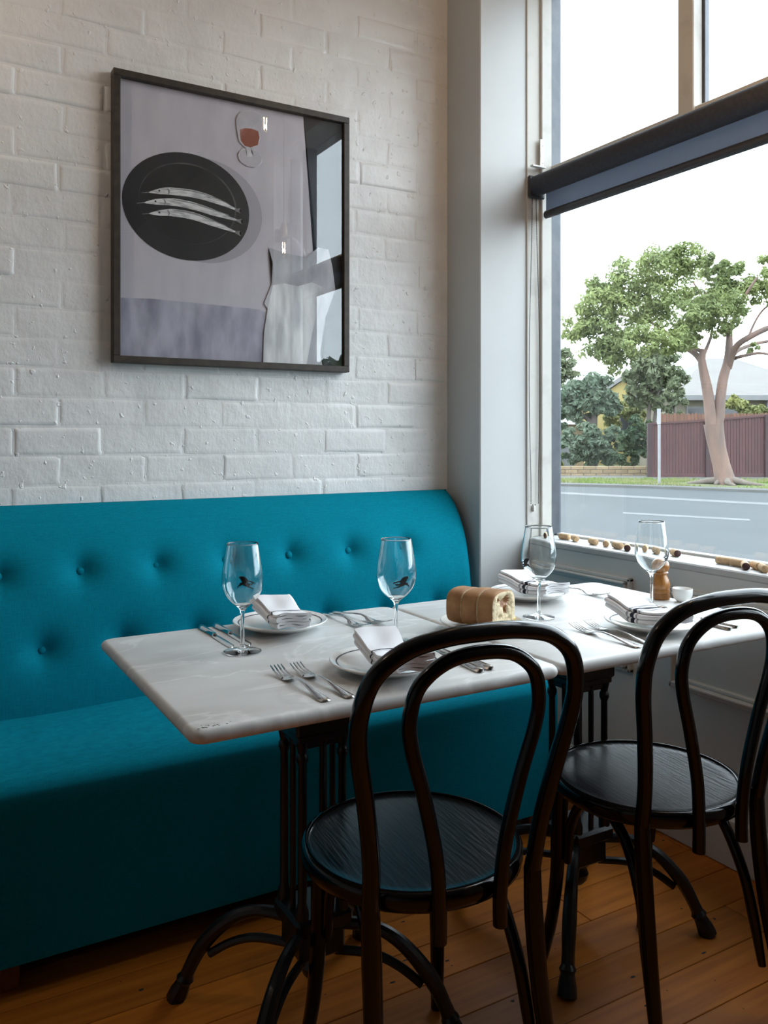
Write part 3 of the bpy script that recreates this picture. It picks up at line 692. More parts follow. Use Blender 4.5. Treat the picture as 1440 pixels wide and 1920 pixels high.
bread_plate = make_plate('small plain white plate under the piece of bread', 1.124, 1.512, 0.092, line=False)
bread_plate.name = 'bread_plate'; del bread_plate['group']

def make_napkin(label, x, y, rz, m, flip=False, z=0.0150, L=0.20, W=0.082):
    """folded cloth: a layered section swept along a sagging path"""
    t = thing('napkin', label, 'napkin', (x, y, TOPZ + z), rz, 'folded striped napkins')
    # the cloth zigzags through five tight layers, rounded at each fold
    sec = []; layers, hl = 5, 0.0058
    for q in range(layers):
        yy = -0.0125 + q * hl; sg = 1 if q % 2 == 0 else -1; wq = W / 2 - 0.003 - 0.0022 * ((q * 7 + int(x * 100)) % 3)
        for k in range(9):
            u = -1 + 2 * k / 8; sec.append((sg * u * wq, yy + 0.0006 * math.sin(u * 5 + q)))
        if q < layers - 1:
            for k in range(1, 6):
                a = -math.pi / 2 + math.pi * k / 6; sec.append((sg * (wq + 0.0029 * math.cos(a)), yy + hl / 2 + hl / 2 * math.sin(a)))
    n = len(sec) - 1
    th = 0.0026
    out = []
    for i in range(n + 1):
        p0, p1 = sec[max(i - 1, 0)], sec[min(i + 1, n)]; tx, ty = p1[0] - p0[0], p1[1] - p0[1]; l = math.hypot(tx, ty) or 1
        out.append((-ty / l * th, tx / l * th))
    poly = [(sec[i][0] - out[i][0], sec[i][1] - out[i][1]) for i in range(n + 1)] + [(sec[i][0] + out[i][0], sec[i][1] + out[i][1]) for i in range(n, -1, -1)]
    b = MB(); m_ = 22; N = len(poly); vs = []; fs = []
    for j in range(m_ + 1):
        u = j / m_; xx = (u - 0.5) * L
        sag = 0.022 * max(0, (u - 0.55)) ** 1.5 * 2.6 + 0.014 * (max(0, 0.35 - u) / 0.35) ** 1.2
        if flip: pass
        wob = 1 + 0.05 * math.sin(u * 9 + x * 7) + (0.10 * (u - 0.5))
        pinch = 1.0 - 0.10 * math.exp(-((u - 0.47) / 0.08) ** 2)
        hh = 1.0 + 0.18 * math.sin(u * 5 + x * 3)
        for (py, pz) in poly:
            vs.append((xx + 0.004 * math.sin(py * 60 + x * 9), py * wob * pinch + 0.006 * math.sin(u * 4 + y * 5), 0.0175 + pz * (1.0 + 0.10 * math.sin(u * 5 + x * 3)) + sag + 0.0012 * math.sin(py * 90 + u * 13)))
    for j in range(m_):
        for k in range(N):
            k2 = (k + 1) % N; fs.append((j * N + k, j * N + k2, (j + 1) * N + k2, (j + 1) * N + k))
    for j in (0, m_):
        for i in range(n): fs.append((j * N + i, j * N + i + 1, j * N + (N - 2 - i), j * N + (N - 1 - i)))
    b.add(vs, fs); b.build('folded_cloth', m, t, angle=50)
    return t
make_napkin('folded white napkin with thin navy stripe, on the plate beside the leftmost wine glass', P1[0] - 0.006, P1[1] - 0.032, R(83), M['napkin_b'])
make_napkin('folded white napkin with layered end, on the plate behind the front chair', P2[0] - 0.004, P2[1] - 0.030, R(83), M['napkin_b'])
make_napkin('folded white napkin with navy stripe, on the plate beside the corner pier', P3[0] + 0.004, P3[1] - 0.015, R(88), M['napkin_a'])
make_napkin('folded white napkin with broad navy stripe, on the plate near the pepper mill', P4[0] - 0.010, P4[1] + 0.005, R(84), M['napkin_a'])

# wine glasses
gp_out = [(0.0, 0.0), (0.030, 0.0), (0.0365, 0.0008), (0.0375, 0.0016), (0.0365, 0.0024), (0.024, 0.0045), (0.010, 0.0075), (0.0055, 0.012), (0.0040, 0.022), (0.0036, 0.045), (0.0036, 0.066), (0.0042, 0.078), (0.0065, 0.086), (0.014, 0.0935), (0.0255, 0.1035), (0.0350, 0.116), (0.0402, 0.130), (0.0415, 0.142), (0.0408, 0.157), (0.0380, 0.178), (0.0345, 0.200), (0.0315, 0.2175)]
gp = [tuple(p) for p in [(q.x, q.z) for q in smooth_path([(r, 0, z) for r, z in gp_out], 4)]]
inner = [(r - 0.0011, z) for r, z in gp if z > 0.0945]
inner = list(reversed(inner))
inner = [(inner[0][0], 0.2175)] + [(r, max(z, 0.0955)) for r, z in inner[1:] if r > 0.012] + [(0.0075, 0.0925), (0, 0.0905)]
glass_mesh = MB().lathe([(max(r, 0), max(z, 0)) for r, z in gp] + [((gp[-1][0] + inner[0][0]) / 2, 0.2181)] + inner, 64).mesh('wine_glass', M['crystal'], angle=80)
emb = [[(555, 1045), (600, 1030), (720, 1000), (728, 1032), (665, 1042), (600, 1064), (570, 1076)], [(600, 1076), (660, 1070), (730, 1068), (732, 1110), (640, 1120), (610, 1100)],
       [(715, 1078), (722, 990), (780, 930), (850, 905), (870, 916), (905, 898), (900, 930), (926, 945), (895, 975), (872, 1020), (850, 1062), (800, 1092)],
       [(720, 1072), (800, 1082), (870, 1050), (910, 1060), (915, 1085), (986, 1150), (965, 1172), (945, 1140), (900, 1125), (860, 1106), (760, 1140), (700, 1165), (560, 1187), (545, 1172), (640, 1150), (700, 1120)]]
def bowl_r(z):
    for (r0, z0), (r1, z1) in zip(gp, gp[1:]):
        if z0 <= z <= z1 and z > 0.09: return r0 + (r1 - r0) * (z - z0) / max(z1 - z0, 1e-9)
    return 0.04
def emblem_mesh():
    b = MB(); k = 9.0e-5
    bm = bmesh.new()
    for poly in emb:
        f = bm.faces.new([bm.verts.new(((px_ - 770) * k, 0, 0.133 - (py_ - 1040) * k)) for px_, py_ in poly])
        bmesh.ops.triangulate(bm, faces=[f])
    bmesh.ops.subdivide_edges(bm, edges=list(bm.edges), cuts=1)
    for v in bm.verts:
        r = bowl_r(v.co.z) + 0.0005; a = v.co.x / 0.041; v.co = (r * math.sin(a), -r * math.cos(a), v.co.z)
    me = bpy.data.meshes.new('emblem'); bm.to_mesh(me); bm.free(); me.materials.append(M['emblem']); return me
em = emblem_mesh()
for (gx, gy, off, lab) in ((0.592, 1.592, 180, 'empty wine glass with a black emblem, leftmost on the marble tables'),
                           (0.897, 1.503, 17, 'empty wine glass with a black emblem, between the bread and the leftmost place setting'),
                           (1.317, 1.543, -62, 'empty wine glass standing between the bread and the corner pier plate'),
                           (1.640, 1.490, 52, 'empty wine glass with a black emblem, beside the pepper mill')):
    o = link('wine_glass', glass_mesh); o.location = (gx, gy, TOPZ); o.rotation_euler = (0, 0, R(-30 + off))
    tag(o, lab, 'wine glass', 'wine glasses on the tables')
    link('emblem', em, o)

# cutlery: local +x runs from handle end to tip
def strip(b, pts, th):
    """pts = [(x, y centre, half width, z)]"""
    vs = []
    for x, yc, hw, z in pts: vs += [(x, yc - hw, z), (x, yc - hw * 0.55, z + th), (x, yc + hw * 0.55, z + th), (x, yc + hw, z), (x, yc, z - th * 0.2)]
    n = len(pts); fs = []
    for i in range(n - 1):
        for k in range(5): fs.append((i * 5 + k, i * 5 + (k + 1) % 5, (i + 1) * 5 + (k + 1) % 5, (i + 1) * 5 + k))
    fs += [tuple(range(5)), tuple((n - 1) * 5 + k for k in (4, 3, 2, 1, 0))]
    b.add(vs, fs)
def fork_mesh():
    b = MB()
    strip(b, [(0.0, 0, 0.005, 0.0015), (0.003, 0, 0.0095, 0.0015), (0.018, 0, 0.0105, 0.0022), (0.045, 0, 0.0068, 0.0045), (0.075, 0, 0.0042, 0.0085), (0.105, 0, 0.0034, 0.0105), (0.122, 0, 0.0042, 0.0080), (0.132, 0, 0.0095, 0.0050), (0.140, 0, 0.0122, 0.0032), (0.150, 0, 0.0126, 0.0022), (0.1535, 0, 0.0126, 0.0022)], 0.0022)
    for k in range(4):
        y = (k - 1.5) * 0.0066
        strip(b, [(0.152, y, 0.0026, 0.0022), (0.170, y * 1.02, 0.0022, 0.0035), (0.188, y * 1.04, 0.0018, 0.0072), (0.204, y * 1.05, 0.0008, 0.0125)], 0.0018)
    return b.mesh('fork', M['steel'], angle=60)
def knife_parts():
    h = MB(); strip(h, [(0.0, 0, 0.005, 0.0012), (0.004, 0, 0.0088, 0.0012), (0.02, 0, 0.0092, 0.0012), (0.05, 0, 0.0075, 0.0014), (0.085, 0, 0.0058, 0.0016), (0.094, 0, 0.0068, 0.0016), (0.098, 0, 0.0050, 0.0018)], 0.0058)
    bl = MB(); strip(bl, [(0.097, 0.000, 0.0062, 0.0016), (0.11, 0.0005, 0.0084, 0.0014), (0.15, 0.001, 0.0092, 0.001), (0.19, 0.001, 0.0086, 0.0008), (0.206, -0.0015, 0.0052, 0.0008), (0.213, -0.004, 0.001, 0.0008)], 0.0018)
    return h.mesh('handle', M['steel'], angle=60), bl.mesh('blade', M['steel'], angle=60)
FM = fork_mesh(); KH, KB = knife_parts()
def fork(x, y, deg, lab, z=0.0):
    o = link('fork', FM); o.location = (x, y, TOPZ + z); o.rotation_euler = (0, 0, R(deg)); tag(o, lab, 'fork', 'steel forks')
def knife(x, y, deg, lab):
    o = thing('table_knife', lab, 'knife', (x, y, TOPZ), R(deg), 'steel table knives'); link('handle', KH, o); link('blade', KB, o)
fork(0.598, 1.222, 91, 'steel fork left of the front plate, outer one of the pair')
fork(0.642, 1.218, 93, 'steel fork left of the front plate, inner one touching beside the plate')
knife(0.918, 1.232, 88, 'steel knife right of the front plate, inner one of the pair')
knife(0.944, 1.236, 89, 'steel knife right of the front plate, outer one of the pair')
knife(0.586, 1.842, -90, 'steel knife behind the leftmost wine glass, outer one of the pair')
knife(0.620, 1.842, -89, 'steel knife behind the leftmost wine glass, inner one beside the plate')
fork(0.888, 1.838, -86, 'steel fork by the banquette between two wine glasses, nearer the plate')
fork(0.922, 1.842, -79, 'steel fork by the banquette between two wine glasses, farther from the plate')
fork(1.303, 1.216, 88, 'steel fork left of the window side plate, outer one of the pair')
fork(1.345, 1.222, 86, 'steel fork left of the window side plate, inner one by the plate rim')
knife(1.600, 1.226, 90, 'steel knife right of the window side plate, inner one of the pair')
knife(1.630, 1.232, 90, 'steel knife right of the window side plate, outer one of the pair')
knife(1.285, 1.838, -88, 'steel knife lying behind the bread beside the corner pier plate')
fork(1.612, 1.838, -84, 'steel fork on the far side of the corner pier plate')

# bread
bl = thing('bread_loaf', 'cut piece of crusty bread in three slices on the small plate', 'bread', (1.118, 1.508, TOPZ + 0.0115), math.atan2(-0.93, 0.37))
bl.scale = (1.08, 1.08, 1.0)
def loaf_sec(k=1.0, n=40):
    out = []
    for i in range(n):
        a = 2 * math.pi * i / n; cx, sx = math.cos(a), math.sin(a)
        out.append((0.046 * k * math.copysign(abs(cx) ** 0.55, cx), 0.0405 * k * math.copysign(abs(sx) ** 0.62, sx) * (1.0 if sx > 0 else 0.98)))
    return out
xs = [(-0.056, -0.0200), (-0.0170, 0.0175), (0.0205, 0.056)]
rb = random.Random(5)
for i, (x0, x1) in enumerate(xs):
    b = MB(); sec = loaf_sec(); n = len(sec); rows = []
    us = [0, 0.05, 0.2, 0.5, 0.8, 0.95, 1]
    vs = []
    for u in us:
        x = x0 + (x1 - x0) * u; e = 0.945 if u in (0, 1) else (0.985 if u in (0.05, 0.95) else 1.0)
        end = 0.93 if (i == 0 and u == 0) else 1.0
        for (py, pz) in sec:
            lump = 1 + 0.018 * math.sin(x * 90 + py * 60) + 0.012 * math.sin(py * 110 + 2)
            vs.append((x, py * e * end * lump, 0.0408 + pz * e * end * lump * (1 + 0.05 * math.sin(x * 30))))
    fs = [(j * n + k, j * n + (k + 1) % n, (j + 1) * n + (k + 1) % n, (j + 1) * n + k) for j in range(len(us) - 1) for k in range(n)]
    b.add(vs, fs)
    # crumb faces: rings with pits so the holes are real hollows
    for j, xx, sg in ((0, x0, -1), (len(us) - 1, x1, 1)):
        ring0 = [vs[j * n + k] for k in range(n)]; V = list(ring0); F = []
        K = 12
        pits = [(0.012, 0.062, 0.010, 0.008), (-0.004, 0.056, 0.009, 0.007), (0.008, 0.040, 0.0085, 0.0075), (-0.020, 0.066, 0.006, 0.005), (0.024, 0.050, 0.005, 0.004), (-0.018, 0.030, 0.004, 0.003), (0.020, 0.022, 0.004, 0.003), (-0.006, 0.018, 0.0035, 0.003)]
        for q in range(1, K + 1):
            f = 1 - q / K
            for k in range(n):
                py, pz = ring0[k][1] * f, 0.0408 + (ring0[k][2] - 0.0408) * f
                d = sum(dp * 1.6 * math.exp(-(((py - a) ** 2 + (pz - c) ** 2) / (r_ * r_)) ** 1.5) for a, c, r_, dp in pits)
                V.append((xx + sg * (0.0015 - d + rb.uniform(-0.0006, 0.0006)), py, pz))
        for q in range(K):
            for k in range(n): F.append((q * n + k, q * n + (k + 1) % n, (q + 1) * n + (k + 1) % n, (q + 1) * n + k))
        o_ = len(b.f); b.add(V, F, 1)
        for fi, f in enumerate(F):
            cx = sum(V[v][0] for v in f) / 4
            if sg * (cx - xx) < -0.003 and i == 2 and sg == 1: b.mi[o_ + fi] = 2
    b.build('bread_slice', [M['crust'], M['crumb'], M['pocket']], bl, angle=50)
bt = MB().lathe([(0, 0), (0.014, 0.001), (0.017, 0.006), (0.015, 0.012), (0.008, 0.016), (0, 0.017)], 20)
bt.v = [(x * 1.25 + 0.002 * math.sin(z * 400), y * 0.75, z + 0.002 * math.sin(x * 300)) for x, y, z in bt.v]
bto = bt.build('butter_pat', M['butter']); bto.location = (1.180, 1.484, TOPZ + 0.0175); bto.rotation_euler = (0, 0, R(20))
tag(bto, 'small curl of yellow butter beside the bread', 'butter')

# pepper mill and salt cup
pmill = thing('pepper_mill', 'small honey coloured wooden pepper mill beside the white salt cup', 'pepper mill', (1.752, 1.562, TOPZ))
MB().lathe([(0, 0), (0.0245, 0), (0.0255, 0.003), (0.0245, 0.012), (0.0235, 0.015), (0.0248, 0.018), (0.0245, 0.024), (0.0232, 0.027), (0.0252, 0.032), (0.0255, 0.040), (0.0218, 0.052), (0.0172, 0.062), (0.0168, 0.067), (0, 0.067)], 40).build('mill_body', M['mill_wood'], pmill, angle=50)
MB().lathe([(0.0232, 0.0145), (0.0242, 0.0152), (0.0232, 0.016)], 40).lathe([(0.0228, 0.0262), (0.0240, 0.027), (0.0228, 0.0278)], 40).build('burnt_rings', M['mill_dark'], pmill, angle=50)
MB().lathe([(0, 0.0675), (0.0190, 0.0675), (0.0205, 0.0700), (0.0180, 0.0735), (0.0205, 0.077), (0.0235, 0.086), (0.0218, 0.096), (0.0150, 0.104), (0.008, 0.1075), (0, 0.108)], 40).build('mill_head', M['mill_wood'], pmill, angle=50)
sc_ = thing('salt_cup', 'tiny white china cup beside the pepper mill', 'cup', (1.772, 1.506, TOPZ))
MB().lathe([(0, 0), (0.013, 0), (0.015, 0.001), (0.0215, 0.008), (0.0252, 0.018), (0.0258, 0.033), (0.0250, 0.0345), (0.0240, 0.033), (0.0235, 0.020), (0.019, 0.010), (0, 0.006)], 40).build('cup_body', M['china'], sc_, angle=60)
MB().lathe([(0.0236, 0.024), (0.014, 0.0255), (0, 0.0262)], 28).build('salt', M['salt'], sc_, angle=60)

# corks on the sill
cprof = [(0, 0), (0.0095, 0), (0.0106, 0.0012), (0.0108, 0.010), (0.0105, 0.022), (0.0108, 0.034), (0.0106, 0.0428), (0.0095, 0.044), (0, 0.044)]
def cork_mesh(stain):
    b = MB().lathe(cprof, 20)
    if stain:
        for i, f in enumerate(b.f):
            if max(b.v[v][2] for v in f) < 0.0013: b.mi[i] = 1
    b.xf(Matrix.Translation((-0.022, 0, 0.0108)) @ Matrix.Rotation(R(90), 4, 'Y'))
    return b.mesh('cork', [M['cork'], M['cork_stain']], angle=50)
CM, CMS = cork_mesh(False), cork_mesh(True)
# (x, y, turn, stained, stacked)
corks = [(2.040, 2.330, 38, 1), (2.050, 2.262, 95, 0), (2.046, 2.205, 60, 0), (2.036, 2.105, 70, 0), (2.040, 2.048, 40, 0), (2.032, 1.990, 75, 0), (2.022, 1.938, 45, 1), (2.060, 1.905, 35, 0), (2.052, 1.842, 60, 0), (2.056, 1.775, 60, 1),
         (2.046, 1.592, 98, 0), (2.044, 1.545, 82, 0), (2.020, 1.502, 42, 1), (2.046, 1.487, 60, 0), (2.022, 1.447, 50, 0), (2.022, 1.402, 30, 0), (2.044, 1.345, 70, 0), (2.024, 1.290, 100, 0)]
ordn = ['first', 'second', 'third', 'fourth', 'fifth', 'sixth', 'seventh', 'eighth', 'ninth', 'tenth', 'eleventh', 'twelfth', 'thirteenth', 'fourteenth', 'fifteenth', 'sixteenth', 'seventeenth', 'eighteenth']
for i, (x, y, a, s_) in enumerate(corks):
    o = link('wine_cork', CMS if s_ else CM); o.location = (x, y, 0.8152); o.rotation_euler = (0, 0, R(a))
    tag(o, f"{'dark ended' if s_ else 'pale'} wine cork on the window sill, {ordn[i]} from the corner pier", 'cork', 'corks along the window sill')

# ------------------------------------------------------------------ roller blind and bracket
def rod_y(b, x, z, r, y0, y1, n=24, flat=1.0):
    return b.tube([(x, y0, z), (x, y1, z)], r, n, flat=flat)
def make_blind(name_label, y0, y1, z, drop, chain=True):
    t = thing('roller_blind', name_label, 'blind', (2.02, (y0 + y1) / 2, z - drop - 0.03)); ox, oy, oz = t.location
    def sh(b): b.v = [(x - ox, y - oy, zz - oz) for x, y, zz in b.v]; return b
    sh(rod_y(MB(), 2.02, z, 0.037, y0 + 0.012, y1 - 0.012, 32)).build('fabric_roll', M['blind'], t)
    sh(MB().box(1.982, 2.06, y1 - 0.014, y1, z - 0.046, z + 0.036, 0.006)).build('end_cap', M['blind_metal'], t)
    sh(MB().box(1.982, 2.06, y0, y0 + 0.014, z - 0.046, z + 0.036, 0.006)).build('end_cap', M['blind_metal'], t)
    if drop:
        sh(MB().box(2.0545, 2.0555, y0 + 0.03, y1 - 0.022, z - drop, z + 0.005)).build('hanging_fabric', M['screen'], t, angle=0)
        b = MB().tube([(2.055, y0 + 0.03, z - drop), (2.055, y1 - 0.020, z - drop)], 0.011, 16)
        b.v = [(x, y, z - drop + (zz - z + drop) * 1.35) for x, y, zz in b.v]
        sh(b).build('bottom_rail', M['blind_metal'], t)
    if chain:
        b = MB(); zt, zb = z - 0.045, 0.938; path = []
        for k in range(0, 221):
            u = k / 220; zz = zt + (zb - zt) * u; spread = 0.009 + 0.016 * math.sin(min(u * 1.08, 1.0) * math.pi * 0.78) ** 1.5
            path.append((2.011 + 0.002 * u - spread, zz)); 
        right = [(2 * (2.011 + 0.002 * (k / 220)) - path[k][0], path[k][1]) for k in range(221)]
        allp = path + [(2.010 - 0.006, zb - 0.006), (2.010, zb - 0.009), (2.010 + 0.006, zb - 0.006)] + right[::-1]
        for (x, zz) in allp:
            b.add([(x + 0.0030 * a, y1 - 0.007 + 0.0030 * c, zz + 0.0026 * d) for a, c, d in ((1, 0, 0), (-1, 0, 0), (0, 1, 0), (0, -1, 0), (0, 0, 1), (0, 0, -1))], [(0, 2, 4), (2, 1, 4), (1, 3, 4), (3, 0, 4), (2, 0, 5), (1, 2, 5), (3, 1, 5), (0, 3, 5)])
        co = sh(b).build('bead_chain', M['chain'], t, angle=80, fix=False); co['kind'] = 'stuff'
        sh(MB().box(2.006, 2.014, y1 - 0.011, y1 + 0.001, zb - 0.030, zb - 0.008, 0.002)).build('chain_clip', M['bracket'], t)
    return t
make_blind('charcoal roller blind drawn a little way down the street window', 0.62, 2.388, 2.102, 0.103)
make_blind('rolled up charcoal roller blind over the narrow side window', 0.36, 0.54, 2.42, 0.0, chain=False)
br = thing('shelf_bracket', 'small white metal bracket screwed to the window jamb above the blind', 'bracket', (2.04, PY - 0.018, 2.17))
MB().box(-0.007, 0.010, -0.004, 0.0, 0.0, 0.106, 0.001).build('upright_arm', M['bracket'], br)
MB().box(-0.052, 0.010, -0.016, 0.0, -0.003, 0.003, 0.001).build('cross_arm', M['bracket'], br)
for zz in (0.018, 0.082): MB().lathe([(0, 0), (0.0018, 0), (0.0018, 0.0008), (0, 0.0012)], 8).xf(Matrix.Rotation(R(90), 4, 'X')).build('screw', M['metal_dark'], br, loc=(0.005, -0.004, zz))

# ------------------------------------------------------------------ framed print
fr = thing('framed_print', 'dark wood framed print of three silver fish on a black plate', 'picture', (0.943, 2.59, 1.404))
FX0, FX1, FZ0, FZ1 = 0.547, 1.339, 1.404, 2.282
def rel(b): b.v = [(x - 0.943, y - 2.59, z - 1.404) for x, y, z in b.v]; return b
FW, FY0, FY1 = 0.021, 2.556, 2.596
for nm, (x0, x1, z0, z1) in (('frame_rail', (FX0, FX1, FZ1 - FW, FZ1)), ('frame_rail', (FX0, FX1, FZ0, FZ0 + FW)), ('frame_stile', (FX0, FX0 + FW, FZ0 + FW, FZ1 - FW)), ('frame_stile', (FX1 - FW, FX1, FZ0 + FW, FZ1 - FW))):
    rel(MB().box(x0, x1, FY0, FY1, z0, z1, 0.0015)).build(nm, M['frame'], fr)
PRY = 2.578
pr = rel(MB().box(FX0 + 0.015, FX1 - 0.015, PRY, PRY + 0.004, FZ0 + 0.015, FZ1 - 0.015)).build('print', M['ink_cloth'], fr, angle=0)
rel(MB().add([(FX0 + 0.016, 2.5665, FZ0 + 0.016), (FX1 - 0.016, 2.5665, FZ0 + 0.016), (FX1 - 0.016, 2.5665, FZ1 - 0.016), (FX0 + 0.016, 2.5665, FZ1 - 0.016)], [(0, 1, 2, 3)])).build('glazing', M['picture_glass'], fr, angle=0, fix=False)
def cp(cx, cy):                                                    # print position from a close-up of the picture
    X, _, Z = at_y(180 + cx / 2.769, 100 + cy / 2.769, PRY); return X, Z
lay = [0]
def ink(name, pts, m, raw=False):
    lay[0] += 1; y = PRY - 0.0002 - 0.00012 * lay[0]
    P = pts if raw else [cp(*p) for p in pts]
    lim = lambda v, a, c: max(a, min(c, v))
    P = [(lim(x, FX0 + 0.0165, FX1 - 0.0165), lim(z, FZ0 + 0.0165, FZ1 - 0.0165)) for x, z in P]
    b = MB(); b.add([(x, y, z) for x, z in P], [tuple(range(len(P)))])
    bm = bmesh.new(); vs = [bm.verts.new((x - 0.943, y - 2.59, z - 1.404)) for x, z in P]; f = bm.faces.new(vs)
    bmesh.ops.triangulate(bm, faces=[f]); me = bpy.data.meshes.new(name); bm.to_mesh(me); bm.free(); me.materials.append(m)
    return link(name, me, pr)
def ell(cx, cy, rx, rz, n=56, a0=0, a1=360):
    X, Z = cp(cx, cy); return [(X + rx * math.cos(R(a0 + (a1 - a0) * k / n)), Z + rz * math.sin(R(a0 + (a1 - a0) * k / n))) for k in range(n)]
def ribbon(pts, ws):
    P = [Vector((*cp(*p), 0)) for p in pts]; P = smooth_path(P, 6); W = lerp_list(ws, len(P)); a, c = [], []
    for i, p in enumerate(P):
        t = (P[min(i + 1, len(P) - 1)] - P[max(i - 1, 0)]).normalized(); nrm = Vector((-t.y, t.x, 0))
        a.append((p + nrm * W[i])[:2]); c.append((p - nrm * W[i])[:2])
    return a + c[::-1]
ink('printed_fold', [(90, 1265), (300, 1275), (560, 1300), (850, 1330), (880, 1345), (870, 1640), (90, 1600)], M['ink_fold'])
ink('printed_dark', [(1076, 300), (1300, 360), (1300, 1660), (1170, 1660), (1190, 1400), (1180, 1150), (1140, 1000), (1115, 700)], M['ink_dark'])
ink('printed_shade', ell(560, 815, 0.196, 0.166), M['ink_halo'], True)
ink('printed_plate', ell(478, 797, 0.2025, 0.168), M['ink_plate'], True)
ink('printed_rim', ell(482, 780, 0.156, 0.126), M['ink_rim'], True)
ink('printed_well', ell(480, 783, 0.153, 0.1235), M['ink_well'], True)
for path in ([(275, 722), (330, 717), (385, 716), (500, 729), (600, 757), (690, 795), (728, 812)], [(250, 776), (310, 772), (400, 773), (500, 792), (600, 824), (690, 855), (735, 868)], [(275, 833), (330, 830), (400, 828), (500, 845), (600, 880), (680, 912), (728, 930)]):
    ink('printed_fish', ribbon(path, [0.0008, 0.0085, 0.0115, 0.0120, 0.0105, 0.0050, 0.0022]), M['ink_fish'], True)
    ink('printed_fish_back', ribbon([(x, y - 13) for x, y in path[2:6]], [0.001, 0.0018, 0.0018, 0.001]), M['ink_fish_dark'], True)
    x, y = path[1]; ink('printed_eye', ell(x - 2, y - 3, 0.0030, 0.0030, 12), M['ink_dark'], True)
    ink('printed_gill', ribbon([(x + 40, y - 14), (x + 50, y), (x + 44, y + 14)], [0.001, 0.0018, 0.001]), M['ink_fish_dark'], True)
    ink('printed_beak', ribbon([path[0], (path[0][0] - 40, path[0][1] + 3)], [0.0016, 0.0005]), M['ink_fish_dark'], True)
    x, y = path[-1]; ink('printed_tail', [(x - 8, y - 4), (x + 22, y - 8), (x + 14, y + 6), (x + 24, y + 22), (x - 8, y + 5)], M['ink_fish_dark'])
ink('printed_glass_foot', ell(800, 543, 0.0415, 0.0300), M['ink_glassline'], True)
ink('printed_glass_foot_inside', ell(800, 543, 0.0390, 0.0278), M['ink_glassfill'], True)
ink('printed_glass_stem', [(775, 490), (806, 490), (804, 515), (815, 535), (780, 540), (782, 515)], M['ink_glassline'])
bowl = [(725, 345), (727, 375), (733, 415), (742, 460), (770, 488), (800, 495), (832, 482), (848, 455), (858, 410), (862, 370), (862, 345)]
top = [(850, 320), (825, 303), (793, 298), (760, 303), (737, 320)]
ink('printed_glass_bowl', bowl + top, M['ink_glassline'])
ink('printed_glass_inside', [(793 + (x - 793) * 0.95, 395 + (y - 395) * 0.965) for x, y in bowl + top], M['ink_glassfill'])
ink('printed_drink', [(744, 398), (770, 390), (805, 393), (840, 405), (846, 440), (838, 478), (800, 491), (770, 482), (750, 455)], M['ink_sherry'])
ink('printed_veil', [(895, 1010), (985, 1040), (1090, 1060), (1150, 1010), (1205, 1020), (1225, 1110), (1240, 1230), (1190, 1370), (1160, 1560), (1175, 1660), (1100, 1660), (870, 1300), (910, 1200), (915, 1090)], M['ink_veil'])
ink('printed_drapery', [(915, 1205), (975, 1195), (1045, 1210), (1120, 1190), (1175, 1215), (1150, 1330), (1120, 1450), (1090, 1660), (865, 1660), (870, 1450), (890, 1320)], M['ink_white'])

# ------------------------------------------------------------------ pendant lamps
def pendant(x, y, z, label, watt=0.5, col=(1.0, 0.62, 0.32)):
    t = thing('pendant_lamp', label, 'lamp', (x, y, z), group='pendant bulbs')
    MB().tube([(0, 0, 0.13), (0, 0, CEIL - z - 0.03)], 0.003, 8).build('cord', M['blind_metal'], t)
    MB().lathe([(0, CEIL - z - 0.03), (0.045, CEIL - z - 0.03), (0.05, CEIL - z - 0.02), (0.05, CEIL - z - 0.001), (0, CEIL - z - 0.001)], 24).build('ceiling_rose', M['brass'], t)
    MB().lathe([(0, 0.06), (0.014, 0.06), (0.018, 0.065), (0.018, 0.10), (0.012, 0.125), (0.004, 0.135), (0, 0.135)], 20).build('socket', M['brass'], t)
    bb_ = MB().lathe([(0.0001, -0.050), (0.018, -0.046), (0.029, -0.030), (0.032, -0.010), (0.028, 0.015), (0.018, 0.04), (0.013, 0.058)], 24).build('bulb', M['shade_glass'], t)
    b = MB()
    for dx in (-0.006, 0.006): b.tube([(dx, 0, -0.025), (dx, 0, 0.03)], 0.0022, 8)
    b.build('filament', M['bulb'], bb_)
    MB().lathe([(0.115, -0.04), (0.108, -0.01), (0.085, 0.025), (0.05, 0.055), (0.019, 0.072)], 40).build('glass_shade', M['shade_glass'], t, fix=False)
    l = bpy.data.lights.new('bulb_light', 'POINT'); l.energy = watt; l.color = col; l.shadow_soft_size = 0.006
    lo = bpy.data.objects.new('bulb_light', l); C.objects.link(lo); lo.parent = t; lo.location = (0, 0, -0.01)
pendant(1.45, 1.53, 2.62, 'glass shaded pendant bulb over the tables')
pendant(-0.40, 2.0, 2.72, 'added unseen pendant bulb over the far end of the banquette, a fill for the brick wall', 2.0, (1.0, 0.83, 0.66))  # added lamp out of view, brightens the brick wall and pier side
pendant(1.70, 1.16, 2.15, 'low glass shaded pendant bulb near the street window')

